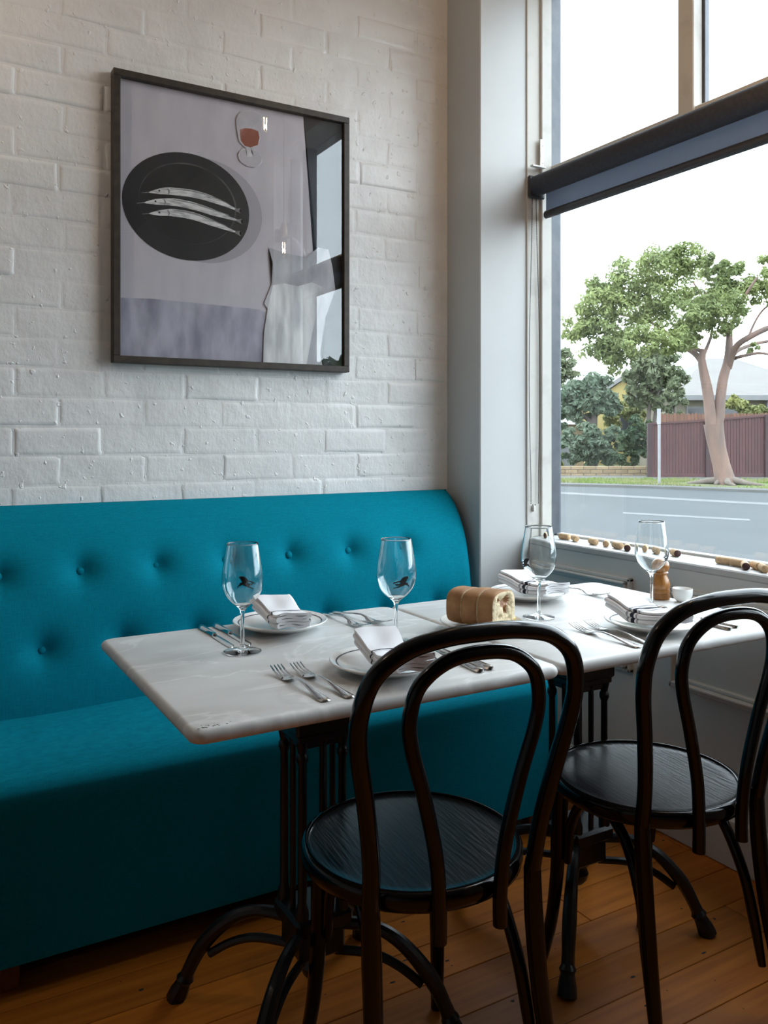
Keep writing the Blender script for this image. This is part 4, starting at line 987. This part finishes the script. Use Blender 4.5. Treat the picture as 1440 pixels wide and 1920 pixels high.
# ------------------------------------------------------------------ the street
struct(MB().box(2.2, 140, -90, 160, GZ - 0.3, GZ).build('road', M['asphalt'], angle=0), 'grey asphalt road outside the window')
def strip_on(pts, z0, z1, name, m):
    """closed ground outline given as photo points on the street"""
    P = [on_street(*p) for p in pts]
    return MB().prism([(p.x, p.y) for p in P], GZ + z0, GZ + z1).build(name, m, angle=0)
struct(strip_on([(700, 916.5), (1040, 922), (1440, 943), (1900, 970), (1900, 975), (1440, 947), (1040, 925.5), (700, 919.5)], -0.02, 0.004, 'road_edge_line', M['road_paint']), 'solid white edge line along the far side of the road')
struct(strip_on([(1168, 960.5), (1405, 973.5), (1407, 977), (1168, 963.5)], -0.02, 0.004, 'road_lane_line', M['road_paint']), 'white lane dash on the road')
struct(strip_on([(600, 905), (1040, 911), (1200, 915), (1440, 924), (1900, 945), (1900, 940), (1440, 920.5), (1200, 912), (1040, 908.5), (600, 903)], -0.02, 0.06, 'kerb', M['concrete']), 'pale concrete kerb across the road')
vg = struct(strip_on([(600, 903), (1040, 908.5), (1200, 912), (1440, 920.5), (1900, 940), (1900, 906), (1440, 902.5), (1040, 901), (600, 899)], -0.02, 0.055, 'verge', M['soil']), 'grass verge across the road')
struct(strip_on([(600, 899), (1040, 901), (1440, 902.5), (1900, 906), (1900, 896), (1440, 894.5), (1040, 893), (600, 890)], -0.02, 0.05, 'footpath', M['concrete']), 'pale footpath before the fence')
struct(strip_on([(500, 890), (1040, 893), (1440, 894.5), (1900, 896), (2100, 850), (400, 848)], -0.02, 0.02, 'garden_ground', M['soil']), 'garden ground behind the fences')
gr = MB(); rg = random.Random(11)
for i in range(9000):
    px_ = rg.uniform(980, 1560); py_ = rg.uniform(901.5, 908 + max(0, (px_ - 1040)) * 0.03)
    if rg.random() < 0.5 and 1290 < px_ < 1420: continue
    p = on_street(px_, py_); p.z = GZ + 0.05
    if (p - on_street(1362, 912)).length < 1.3 or (p - on_street(1236, 911.5)).length < 0.25: continue
    a = rg.uniform(0, 6.3); h = rg.uniform(0.03, 0.09); ww = 0.02
    gr.add([(p.x - ww * math.cos(a), p.y - ww * math.sin(a), p.z), (p.x + ww * math.cos(a), p.y + ww * math.sin(a), p.z), (p.x + rg.uniform(-.03, .03), p.y + rg.uniform(-.03, .03), p.z + h)], [(0, 1, 2)])
go = gr.build('grass', M['grass'], angle=0, fix=False); tag(go, 'short green grass on the far verge', 'grass', kind='stuff')

# a red-brown board fence, its posts and rails, and the older palings behind
def yaw_frame(): return Matrix.Rotation(R(-30), 4, 'Z')            # street things face the road squarely from here
FD = 27.0
def lat_at(px, d): return (px - 720) / FPX * d
def z_at(py, d): return EYE + (HOR - py) / FPX * d
fence = thing('board_fence', 'red brown board fence behind the pink trunked tree', 'fence', street(lat_at(1213, FD), FD, GZ), R(-30))
Lf = lat_at(1640, FD) - lat_at(1213, FD); bwid = 0.098
bm_ = MB().box(0.004, bwid - 0.004, -0.012, 0.012, 0, 1, 0.003).mesh('board', M['fence'], angle=0)
def ftop(x):
    px = 1213 + x / FD * FPX
    if px < 1327: return z_at(795 - (px - 1213) * 0.065, FD) - GZ
    return z_at(788 - (px - 1327) * 0.085, FD) - GZ
x = 0.14
while x < Lf:
    o = link('board', bm_, fence, (x, 0, 0.12)); o.scale = (1, 1, ftop(x) - 0.15); x += bwid
for px in (1217, 1326, 1437, 1548):
    xx = lat_at(px, FD) - lat_at(1213, FD)
    MB().box(xx - 0.07, xx + 0.07, -0.09, 0.02, 0, ftop(xx) + 0.02, 0.006).build('post', M['fence_dark'], fence)
for a, c in ((1217, 1326), (1327, 1437), (1438, 1548)):
    xa, xc = lat_at(a, FD) - lat_at(1213, FD), lat_at(c, FD) - lat_at(1213, FD)
    za, zc = ftop(xa + 0.01), ftop(xc - 0.01)
    MB().add([(xa, -0.05, za - 0.04), (xc, -0.05, zc - 0.04), (xc, 0.05, zc - 0.04), (xa, 0.05, za - 0.04), (xa, -0.05, za + 0.03), (xc, -0.05, zc + 0.03), (xc, 0.05, zc + 0.03), (xa, 0.05, za + 0.03)], [(3, 2, 1, 0), (4, 5, 6, 7), (0, 1, 5, 4), (1, 2, 6, 5), (2, 3, 7, 6), (3, 0, 4, 7)]).build('capping', M['fence'], fence, angle=0)
    MB().box(xa, xc, -0.03, 0.03, 0.0, 0.16, 0.005).build('plinth', M['fence'], fence)
PD = 28.6
pf = thing('paling_fence', 'orange brown paling fence showing above the red board fence', 'fence', street(lat_at(1236, PD), PD, GZ), R(-30))
pl_m = MB().prism([(0.005, 0), (0.115, 0), (0.115, 0.97), (0.06, 1.0), (0.005, 0.97)], -0.01, 0.01, axis='y').mesh('paling', M['paling'], angle=0)
x = 0.0
while x < lat_at(1600, PD) - lat_at(1236, PD):
    o = link('paling', pl_m, pf, (x, 0, 0)); o.scale = (1, 1, z_at(774.5 - x * 0.35, PD) - GZ + random.uniform(-0.02, 0.02)); x += 0.12
for zz in (0.5, 1.5): MB().box(0, lat_at(1600, PD) - lat_at(1236, PD), 0.01, 0.05, zz, zz + 0.09).build('rail', M['paling'], pf, angle=0)

# low sandstone garden wall
BD = 28.0
gw = thing('garden_wall', 'low sandstone block garden wall under the hedge', 'wall', street(lat_at(1000, BD), BD, GZ), R(-30))
gl = lat_at(1212, BD) - lat_at(1000, BD); gh = z_at(874, BD) - GZ
MB().box(0, gl, 0.0, 0.2, 0, gh - 0.01).build('wall_core', M['concrete'], gw, angle=0)
bmk = MB().box(0.008, 0.412, -0.02, 0.22, 0.006, gh / 3 - 0.006, 0.012).mesh('block', M['sand_brick'], angle=0)
for r_ in range(3):
    x = -0.2 if r_ % 2 else 0.0
    while x < gl - 0.2:
        link('block', bmk, gw, (x, 0, r_ * gh / 3)); x += 0.42

# sign pole
pp = on_street(1236, 911.5)
sp_o = thing('sign_pole', 'slim grey street sign pole standing on the verge', 'pole', (pp.x, pp.y, GZ + 0.05), R(-30))
MB().lathe([(0, 0), (0.04, 0), (0.04, 1.95), (0.035, 1.99), (0, 2.0)], 16).build('pole_shaft', M['pole'], sp_o)
MB().box(-0.075, 0.03, -0.055, -0.035, 1.63, 2.06, 0.01).build('sign_plate', M['sign'], sp_o)

# foliage
def leaf_cloud(clusters, size, seed, up=0.35):
    """clusters = [(centre Vector, rx, ry, rz, count)]: leaf blades on the shells of many small clumps"""
    rl = random.Random(seed); vs, fs = [], []
    for (c, rx, ry, rz, n) in clusters:
        n = int(n * 2.6); clumps = []
        for k in range(max(4, n // 50)):
            while True:
                p = Vector((rl.uniform(-1, 1), rl.uniform(-1, 1), rl.uniform(-1, 1)))
                if 0.25 < p.length < 1: break
            clumps.append(Vector((c.x + p.x * rx, c.y + p.y * ry, c.z + p.z * rz)))
        for i in range(n):
            k = rl.choice(clumps); q = Vector((rl.gauss(0, 1), rl.gauss(0, 1), rl.gauss(0, 1))).normalized()
            cr = min(rx, ry, rz) * 0.42
            p = k + Vector((q.x, q.y, q.z * 0.75)) * cr * rl.uniform(0.55, 1.0)
            nrm = (q + Vector((rl.gauss(0, .5), rl.gauss(0, .5), up + rl.gauss(0, .4)))).normalized()
            a = nrm.cross(Vector((rl.gauss(0, 1), rl.gauss(0, 1), rl.gauss(0, 1)))).normalized(); b_ = nrm.cross(a)
            s_ = size * rl.uniform(0.6, 1.25); o = len(vs)
            vs += [p - a * s_, p + b_ * s_ * 0.42 + nrm * s_ * 0.1, p + a * s_, p - b_ * s_ * 0.42 + nrm * s_ * 0.1]
            fs.append((o, o + 1, o + 2, o + 3))
    b = MB(); b.v = [tuple(v) for v in vs]; b.f = fs; b.mi = [0] * len(fs); return b
def cl(px, py, d, rpx, rpy, n, rd=None):
    k = d / FPX; c = street((px - 720) * k, d, EYE + (HOR - py) * k)
    rx, rz = rpx * k, rpy * k; rd = rd or rx * 0.9
    return (c, rx * 0.9 + rd * 0.1, rd * 0.9, rz, n)
def world_thing(name, label, cat, base, group=None):
    t = thing(name, label, cat, base, group=group); return t
def part(b, name, m, t, kind=None, angle=35, fix=True):
    o = t.location; b.v = [(x - o.x, y - o.y, z - o.z) for x, y, z in b.v]
    ob = b.build(name, m, t, angle=angle, fix=fix)
    if kind: ob['kind'] = kind
    return ob
def px_path(pts, d, dd=None):
    out = []
    for i, (px, py) in enumerate(pts):
        k = (d + (dd[i] if dd else 0)) / FPX; out.append(street((px - 720) * k, d + (dd[i] if dd else 0), EYE + (HOR - py) * k))
    return out
TD = 22.7; k_ = TD / FPX
tb = street(lat_at(1362, TD), TD, GZ + 0.03)
tree = world_thing('gum_tree', 'spreading green tree with a forked pink trunk on the verge', 'tree', tb)
trunk = MB()
pth = smooth_path(px_path([(1362, 914), (1358, 895), (1352, 870), (1345, 840), (1340, 812), (1338, 795)], TD), 5)
trunk.tube(pth, [r_ * k_ for r_ in lerp_list([25, 18, 15.5, 15.5, 17, 18], len(pth))], 16)
part(trunk, 'trunk', M['bark'], tree, angle=70)
limbs = [([(1334, 800), (1331, 770), (1327, 735), (1320, 700), (1316, 675), (1319, 655)], [11, 10.5, 10, 8.5, 7, 6], 0),
         ([(1344, 800), (1349, 775), (1351, 745), (1356, 710), (1364, 680), (1367, 650), (1368, 615)], [11, 10, 9.5, 9, 8, 7, 5], 0),
         ([(1316, 680), (1305, 665), (1288, 655), (1262, 648), (1230, 640), (1185, 640)], [6, 5.5, 4, 3, 2, 0.8], 0.3),
         ([(1319, 660), (1300, 652), (1275, 640), (1245, 620), (1210, 600), (1160, 590)], [4, 4, 3.5, 3, 2.5, 1.5], 0.8),
         ([(1318, 668), (1328, 645), (1335, 620), (1330, 590), (1320, 560), (1300, 530)], [4, 3, 2.5, 2.2, 2, 1.5], 0.5),
         ([(1366, 690), (1375, 660), (1385, 645), (1405, 632), (1440, 615), (1490, 600)], [6, 6, 5.5, 5.5, 5, 3], -0.6),
         ([(1368, 680), (1380, 660), (1405, 648), (1440, 640), (1480, 640)], [5, 4, 3.5, 3, 2], 0.9),
         ([(1366, 625), (1358, 612), (1347, 600), (1335, 570), (1320, 545)], [4, 3.5, 3, 2.5, 2], 0.7),
         ([(1368, 620), (1376, 600), (1388, 575), (1400, 550), (1420, 520)], [4, 3.5, 3, 2.5, 2], -0.5),
         ([(1376, 672), (1395, 667), (1425, 662), (1455, 668)], [3.5, 3, 2.5, 1.5], -0.9),
         ([(1400, 640), (1415, 605), (1432, 580), (1460, 560)], [2.5, 2, 1.8, 1.2], 0.2)]
for pts, rs, dd in limbs:
    p = smooth_path(px_path(pts, TD, [dd * i / 2 for i in range(len(pts))]), 5)
    part(MB().tube(p, [r_ * k_ for r_ in lerp_list(rs, len(p))], 10), 'branch', M['bark'], tree, angle=70)
for a in range(7):
    ang = a * 0.9 + 0.3; base = tb + Vector((0, 0, 0.03)); L_ = 0.5 + 0.25 * (a % 3)
    p = smooth_path([base + Vector((math.cos(ang) * 0.15, math.sin(ang) * 0.15, 0.12)), base + Vector((math.cos(ang) * L_ * 0.6, math.sin(ang) * L_ * 0.6, 0.05)), base + Vector((math.cos(ang + .2) * L_, math.sin(ang + .2) * L_, 0.0))], 4)
    part(MB().tube(p, lerp_list([0.12, 0.07, 0.03], len(p)), 8), 'root', M['root'], tree, angle=70)
crown = [cl(1088, 608, TD, 34, 36, 560), cl(1125, 565, TD, 46, 42, 820), cl(1120, 632, TD, 48, 40, 760), cl(1150, 668, TD, 40, 30, 420), cl(1205, 640, TD - 1, 46, 34, 520), cl(1270, 640, TD - 1.2, 40, 26, 420), cl(1310, 590, TD - 1, 44, 40, 520), cl(1370, 580, TD - 1, 44, 34, 460), cl(1180, 530, TD, 48, 42, 720), cl(1175, 590, TD, 50, 42, 600), cl(1165, 655, TD, 42, 30, 360),
         cl(1235, 505, TD, 48, 40, 720), cl(1240, 560, TD, 46, 40, 520), cl(1290, 488, TD, 42, 30, 560), cl(1255, 625, TD, 50, 30, 420), cl(1338, 500, TD, 30, 22, 300), cl(1310, 560, TD, 36, 40, 420), cl(1355, 555, TD, 40, 34, 460),
         cl(1400, 545, TD, 38, 30, 420), cl(1350, 605, TD, 30, 26, 260), cl(1300, 625, TD, 26, 22, 200), cl(1375, 515, TD, 30, 24, 260), cl(1440, 535, TD, 38, 34, 420), cl(1455, 495, TD, 30, 34, 300), cl(1500, 545, TD, 50, 50, 500), cl(1560, 590, TD, 50, 50, 450), cl(1412, 652, TD, 16, 14, 50), cl(1215, 470 + 110, TD + 2, 60, 40, 400), cl(1320, 540, TD + 2, 60, 40, 300)]
part(leaf_cloud(crown, 0.072, 21), 'foliage', M['leaf_main'], tree, 'stuff', angle=0, fix=False)

def bush(name, label, cat, base_px, d, clusters, m, size, seed, stem=None, sm='bark_dark', group=None):
    base = street(lat_at(base_px, d), d, GZ)
    t = world_thing(name, label, cat, base, group)
    part(leaf_cloud(clusters, size, seed), 'foliage', m, t, 'stuff', angle=0, fix=False)
    for pts, rs in (stem or [([(base_px, 893), (base_px, 860)], [4, 3])]):
        p = smooth_path([base] + px_path(pts, d)[1:], 4)
        part(MB().tube(p, [r_ * d / FPX for r_ in lerp_list(rs, len(p))], 8), 'trunk', M[sm], t, angle=70)
    return t
bush('drooping_tree', 'olive drooping tree behind the spreading green tree', 'tree', 1222, 31.0,
     [cl(1225, 690, 31, 55, 38, 900), cl(1195, 735, 31, 28, 30, 320), cl(1255, 720, 31, 34, 34, 420), cl(1225, 740, 31, 30, 30, 260), cl(1265, 750, 31, 20, 20, 110)], M['leaf_olive'], 0.13, 31,
     [([(1222, 880), (1216, 800), (1219, 750), (1224, 700)], [5, 4, 3.5, 3]), ([(1222, 880), (1226, 800), (1232, 750), (1236, 700)], [5, 3.5, 3, 2.5])])
bush('bluish_tree', 'blue green tree with a dark trunk left of the hedge', 'tree', 1113, 31.0,
     [cl(1075, 745, 31, 42, 34, 620), cl(1115, 735, 31, 38, 30, 520), cl(1065, 780, 31, 34, 22, 260), cl(1135, 760, 31, 28, 22, 260), cl(1108, 768, 31, 26, 18, 200)], M['leaf_hazed'], 0.12, 32,
     [([(1113, 880), (1114, 830), (1113, 790), (1118, 745)], [8, 7, 7, 4]), ([(1113, 880), (1110, 800), (1080, 770), (1060, 745)], [5, 4.5, 3, 2])])
bush('tall_pale_tree', 'tall grey green tree at the edge of the window frame', 'tree', 1052, 40.0,
     [cl(1055, 690, 40, 30, 34, 480), cl(1040, 720, 40, 34, 34, 360), cl(1020, 680, 40, 40, 50, 360), cl(1075, 725, 40, 18, 20, 160)], M['leaf_olive'], 0.14, 33)
bush('hedge', 'dense blue green hedge above the sandstone wall', 'hedge', 1105, 30.0,
     [cl(1070, 840, 30.0, 24, 36, 520), cl(1100, 835, 30.0, 28, 42, 640), cl(1130, 835, 30.0, 26, 44, 600), cl(1150, 838, 30.0, 20, 38, 420)], M['leaf_hazed'], 0.10, 34, group=None)
bush('dark_shrub', 'dark green shrub beside the end of the red fence', 'shrub', 1188, 28.7,
     [cl(1175, 840, 28.7, 24, 36, 560), cl(1192, 815, 28.7, 24, 36, 520), cl(1200, 850, 28.7, 18, 26, 260), cl(1215, 815, 28.9, 16, 26, 160)], M['leaf_dark'], 0.10, 35)
bush('yellow_shrub', 'yellow green shrub in front of the yellow gable', 'shrub', 1172, 33.0,
     [cl(1165, 775, 33, 26, 26, 280), cl(1190, 775, 33, 22, 30, 260), cl(1150, 790, 33, 20, 18, 140)], M['leaf_yellow'], 0.13, 36)
bush('sunny_shrub', 'bright yellow green shrub in front of the pale roofed house', 'shrub', 1385, 30.5,
     [cl(1372, 762, 30.5, 20, 20, 260), cl(1396, 765, 30.5, 24, 18, 280), cl(1425, 772, 30.5, 24, 10, 120)], M['leaf_yellow'], 0.11, 37, [([(1385, 880), (1385, 790), (1385, 765)], [3, 3, 2])])
bush('silver_shrub', 'grey green shrub between the sign pole and the pale roof', 'shrub', 1268, 29.5,
     [cl(1262, 740, 29.5, 26, 36, 300, 0.3), cl(1255, 775, 29.5, 24, 16, 160, 0.3)], M['leaf_olive'], 0.11, 38, [([(1268, 880), (1266, 790), (1262, 745)], [3, 2.5, 2])])
bush('flower_bush', 'low mixed bush by the window frame above the sandstone wall', 'shrub', 1046, 28.9,
     [cl(1045, 860, 28.9, 14, 18, 220), cl(1025, 850, 28.9, 20, 24, 220)], M['leaf_yellow'], 0.08, 39)

# houses
def house(name, label, lat0, lat1, d0, d1, eave, apex_lat, apex, wallm, roofm, hip=True, over=0.5):
    c = street((lat0 + lat1) / 2, (d0 + d1) / 2, GZ); t = thing(name, label, 'house', c, R(-30))
    hw, hd = (lat1 - lat0) / 2, (d1 - d0) / 2; ax = apex_lat - (lat0 + lat1) / 2
    MB().box(-hw, hw, -hd, hd, 0, eave - GZ).build('wall', wallm, t, angle=0)
    e = eave - GZ; a = apex - GZ; o = over
    if hip:
        r = MB().add([(-hw - o, -hd - o, e), (hw + o, -hd - o, e), (hw + o, hd + o, e), (-hw - o, hd + o, e), (ax - 0.6, 0, a), (ax + 0.6, 0, a)], [(0, 1, 5, 4), (1, 2, 5), (2, 3, 4, 5), (3, 0, 4), (3, 2, 1, 0)])
    else:
        r = MB().add([(-hw - o, -hd - o, e - 0.1), (-hw - o, hd + o, e - 0.1), (hw + o, -hd - o, e - 0.1), (hw + o, hd + o, e - 0.1), (ax, -hd - o, a), (ax, hd + o, a), (-hw - o, -hd - o, e - 0.3), (-hw - o, hd + o, e - 0.3), (hw + o, -hd - o, e - 0.3), (hw + o, hd + o, e - 0.3), (ax, -hd - o, a - 0.22), (ax, hd + o, a - 0.22)],
                     [(0, 4, 5, 1), (4, 2, 3, 5), (6, 7, 11, 10), (10, 11, 9, 8), (0, 6, 10, 4), (4, 10, 8, 2), (1, 5, 11, 7), (5, 3, 9, 11), (0, 1, 7, 6), (2, 8, 9, 3)])
        MB().prism([(-hw, e - 0.25), (hw, e - 0.25), (ax, a - 0.3)], -hd, hd, axis='y').build('gable_wall', wallm, t, angle=0)
    r.build('roof', roofm, t, angle=0)
    return t, hw, hd
HD = 34.0
h1, hw, hd = house('pale_roof_house', 'low house with a pale metal hipped roof behind the fences', lat_at(1268, HD), lat_at(1560, HD), HD, HD + 8, z_at(744, HD), lat_at(1352, HD + 4), z_at(672, HD + 4), M['house_wall'], M['roof_pale'])
e = z_at(744, HD) - GZ
MB().box(-hw - 0.5, hw + 0.5, -hd - 0.55, -hd - 0.48, e - 0.16, e + 0.04).build('fascia', M['white_trim'], h1)
for xx in (-hw + 3.62, -hw + 6.0): MB().box(xx - 0.12, xx + 0.12, -hd - 0.45, -hd - 0.2, 0, e - 0.1, 0.02).build('verandah_post', M['white_trim'], h1)
for xx in (-hw + 0.9, -hw + 2.4, -hw + 4.7):
    wf = MB().box(xx - 0.5, xx + 0.5, -hd - 0.05, -hd + 0.02, e - 1.4, e - 0.4).build('window_frame', M['white_trim'], h1, angle=0)
    MB().box(xx - 0.43, xx + 0.43, -hd - 0.06, -hd - 0.04, e - 1.33, e - 0.47).build('window_glass', M['house_glass'], wf, angle=0)
YD = 40.0
h2, hw2, hd2 = house('yellow_gable_house', 'yellow walled house with a pointed gable beyond the hedge', lat_at(1098, YD), lat_at(1238, YD), YD, YD + 8, z_at(752, YD), lat_at(1168, YD), z_at(702, YD), M['yellow_wall'], M['roof_tile'], hip=False, over=0.25)
e2 = z_at(752, YD) - GZ
wf = MB().box(-0.2, 0.7, -hd2 - 0.05, -hd2 + 0.02, e2 - 1.6, e2 - 0.4).build('window_frame', M['white_trim'], h2, angle=0)
MB().box(-0.13, 0.63, -hd2 - 0.06, -hd2 - 0.04, e2 - 1.53, e2 - 0.47).build('window_glass', M['house_glass'], wf, angle=0)
h3, hw3, hd3 = house('tiled_garage', 'low sandy garage with a flat tiled roof behind the bluish tree', lat_at(1005, 33.5), lat_at(1095, 33.5), 33.5, 37.5, z_at(796, 33.5), lat_at(1050, 35.5), z_at(782, 35.5), M['sand_brick'], M['roof_tile'], over=0.2)
MB().box(-0.5, 0.5, -hd3 - 0.04, -hd3 + 0.01, 0, 1.3).build('garage_door', M['white_trim'], h3, angle=0)
# dark trees along this side of the street, seen only in the picture glass
for i, (x, y, hgt, lab) in enumerate(((9.0, -9.0, 3.4, 'nearer dark leafy street tree, reflected in the picture glass'), (19, -16.5, 4.8, 'farther dark leafy street tree, reflected in the picture glass'))):
    t = world_thing('street_tree', lab, 'tree', Vector((x, y, GZ)), 'dark street trees')
    part(MB().tube([(x, y, GZ), (x + 0.1, y, GZ + 1.5), (x, y + 0.1, GZ + hgt * 0.6)], [0.22, 0.18, 0.1], 10), 'trunk', M['bark_dark'], t, angle=70)
    cs = [(Vector((x + dx, y + dy, GZ + hgt * h_)), 1.9, 1.9, 0.8, 500) for dx, dy, h_ in ((0, 0, 0.8), (1.5, 0.3, 0.6), (-1.4, -0.4, 0.6), (0.2, 1.5, 0.55), (-0.2, -1.6, 0.6), (0, 0, 0.42), (1.0, -1.2, 0.4), (-1.0, 1.1, 0.4))]
    part(leaf_cloud(cs, 0.22, 51 + i), 'foliage', M['leaf_dark'], t, 'stuff', angle=0, fix=False)
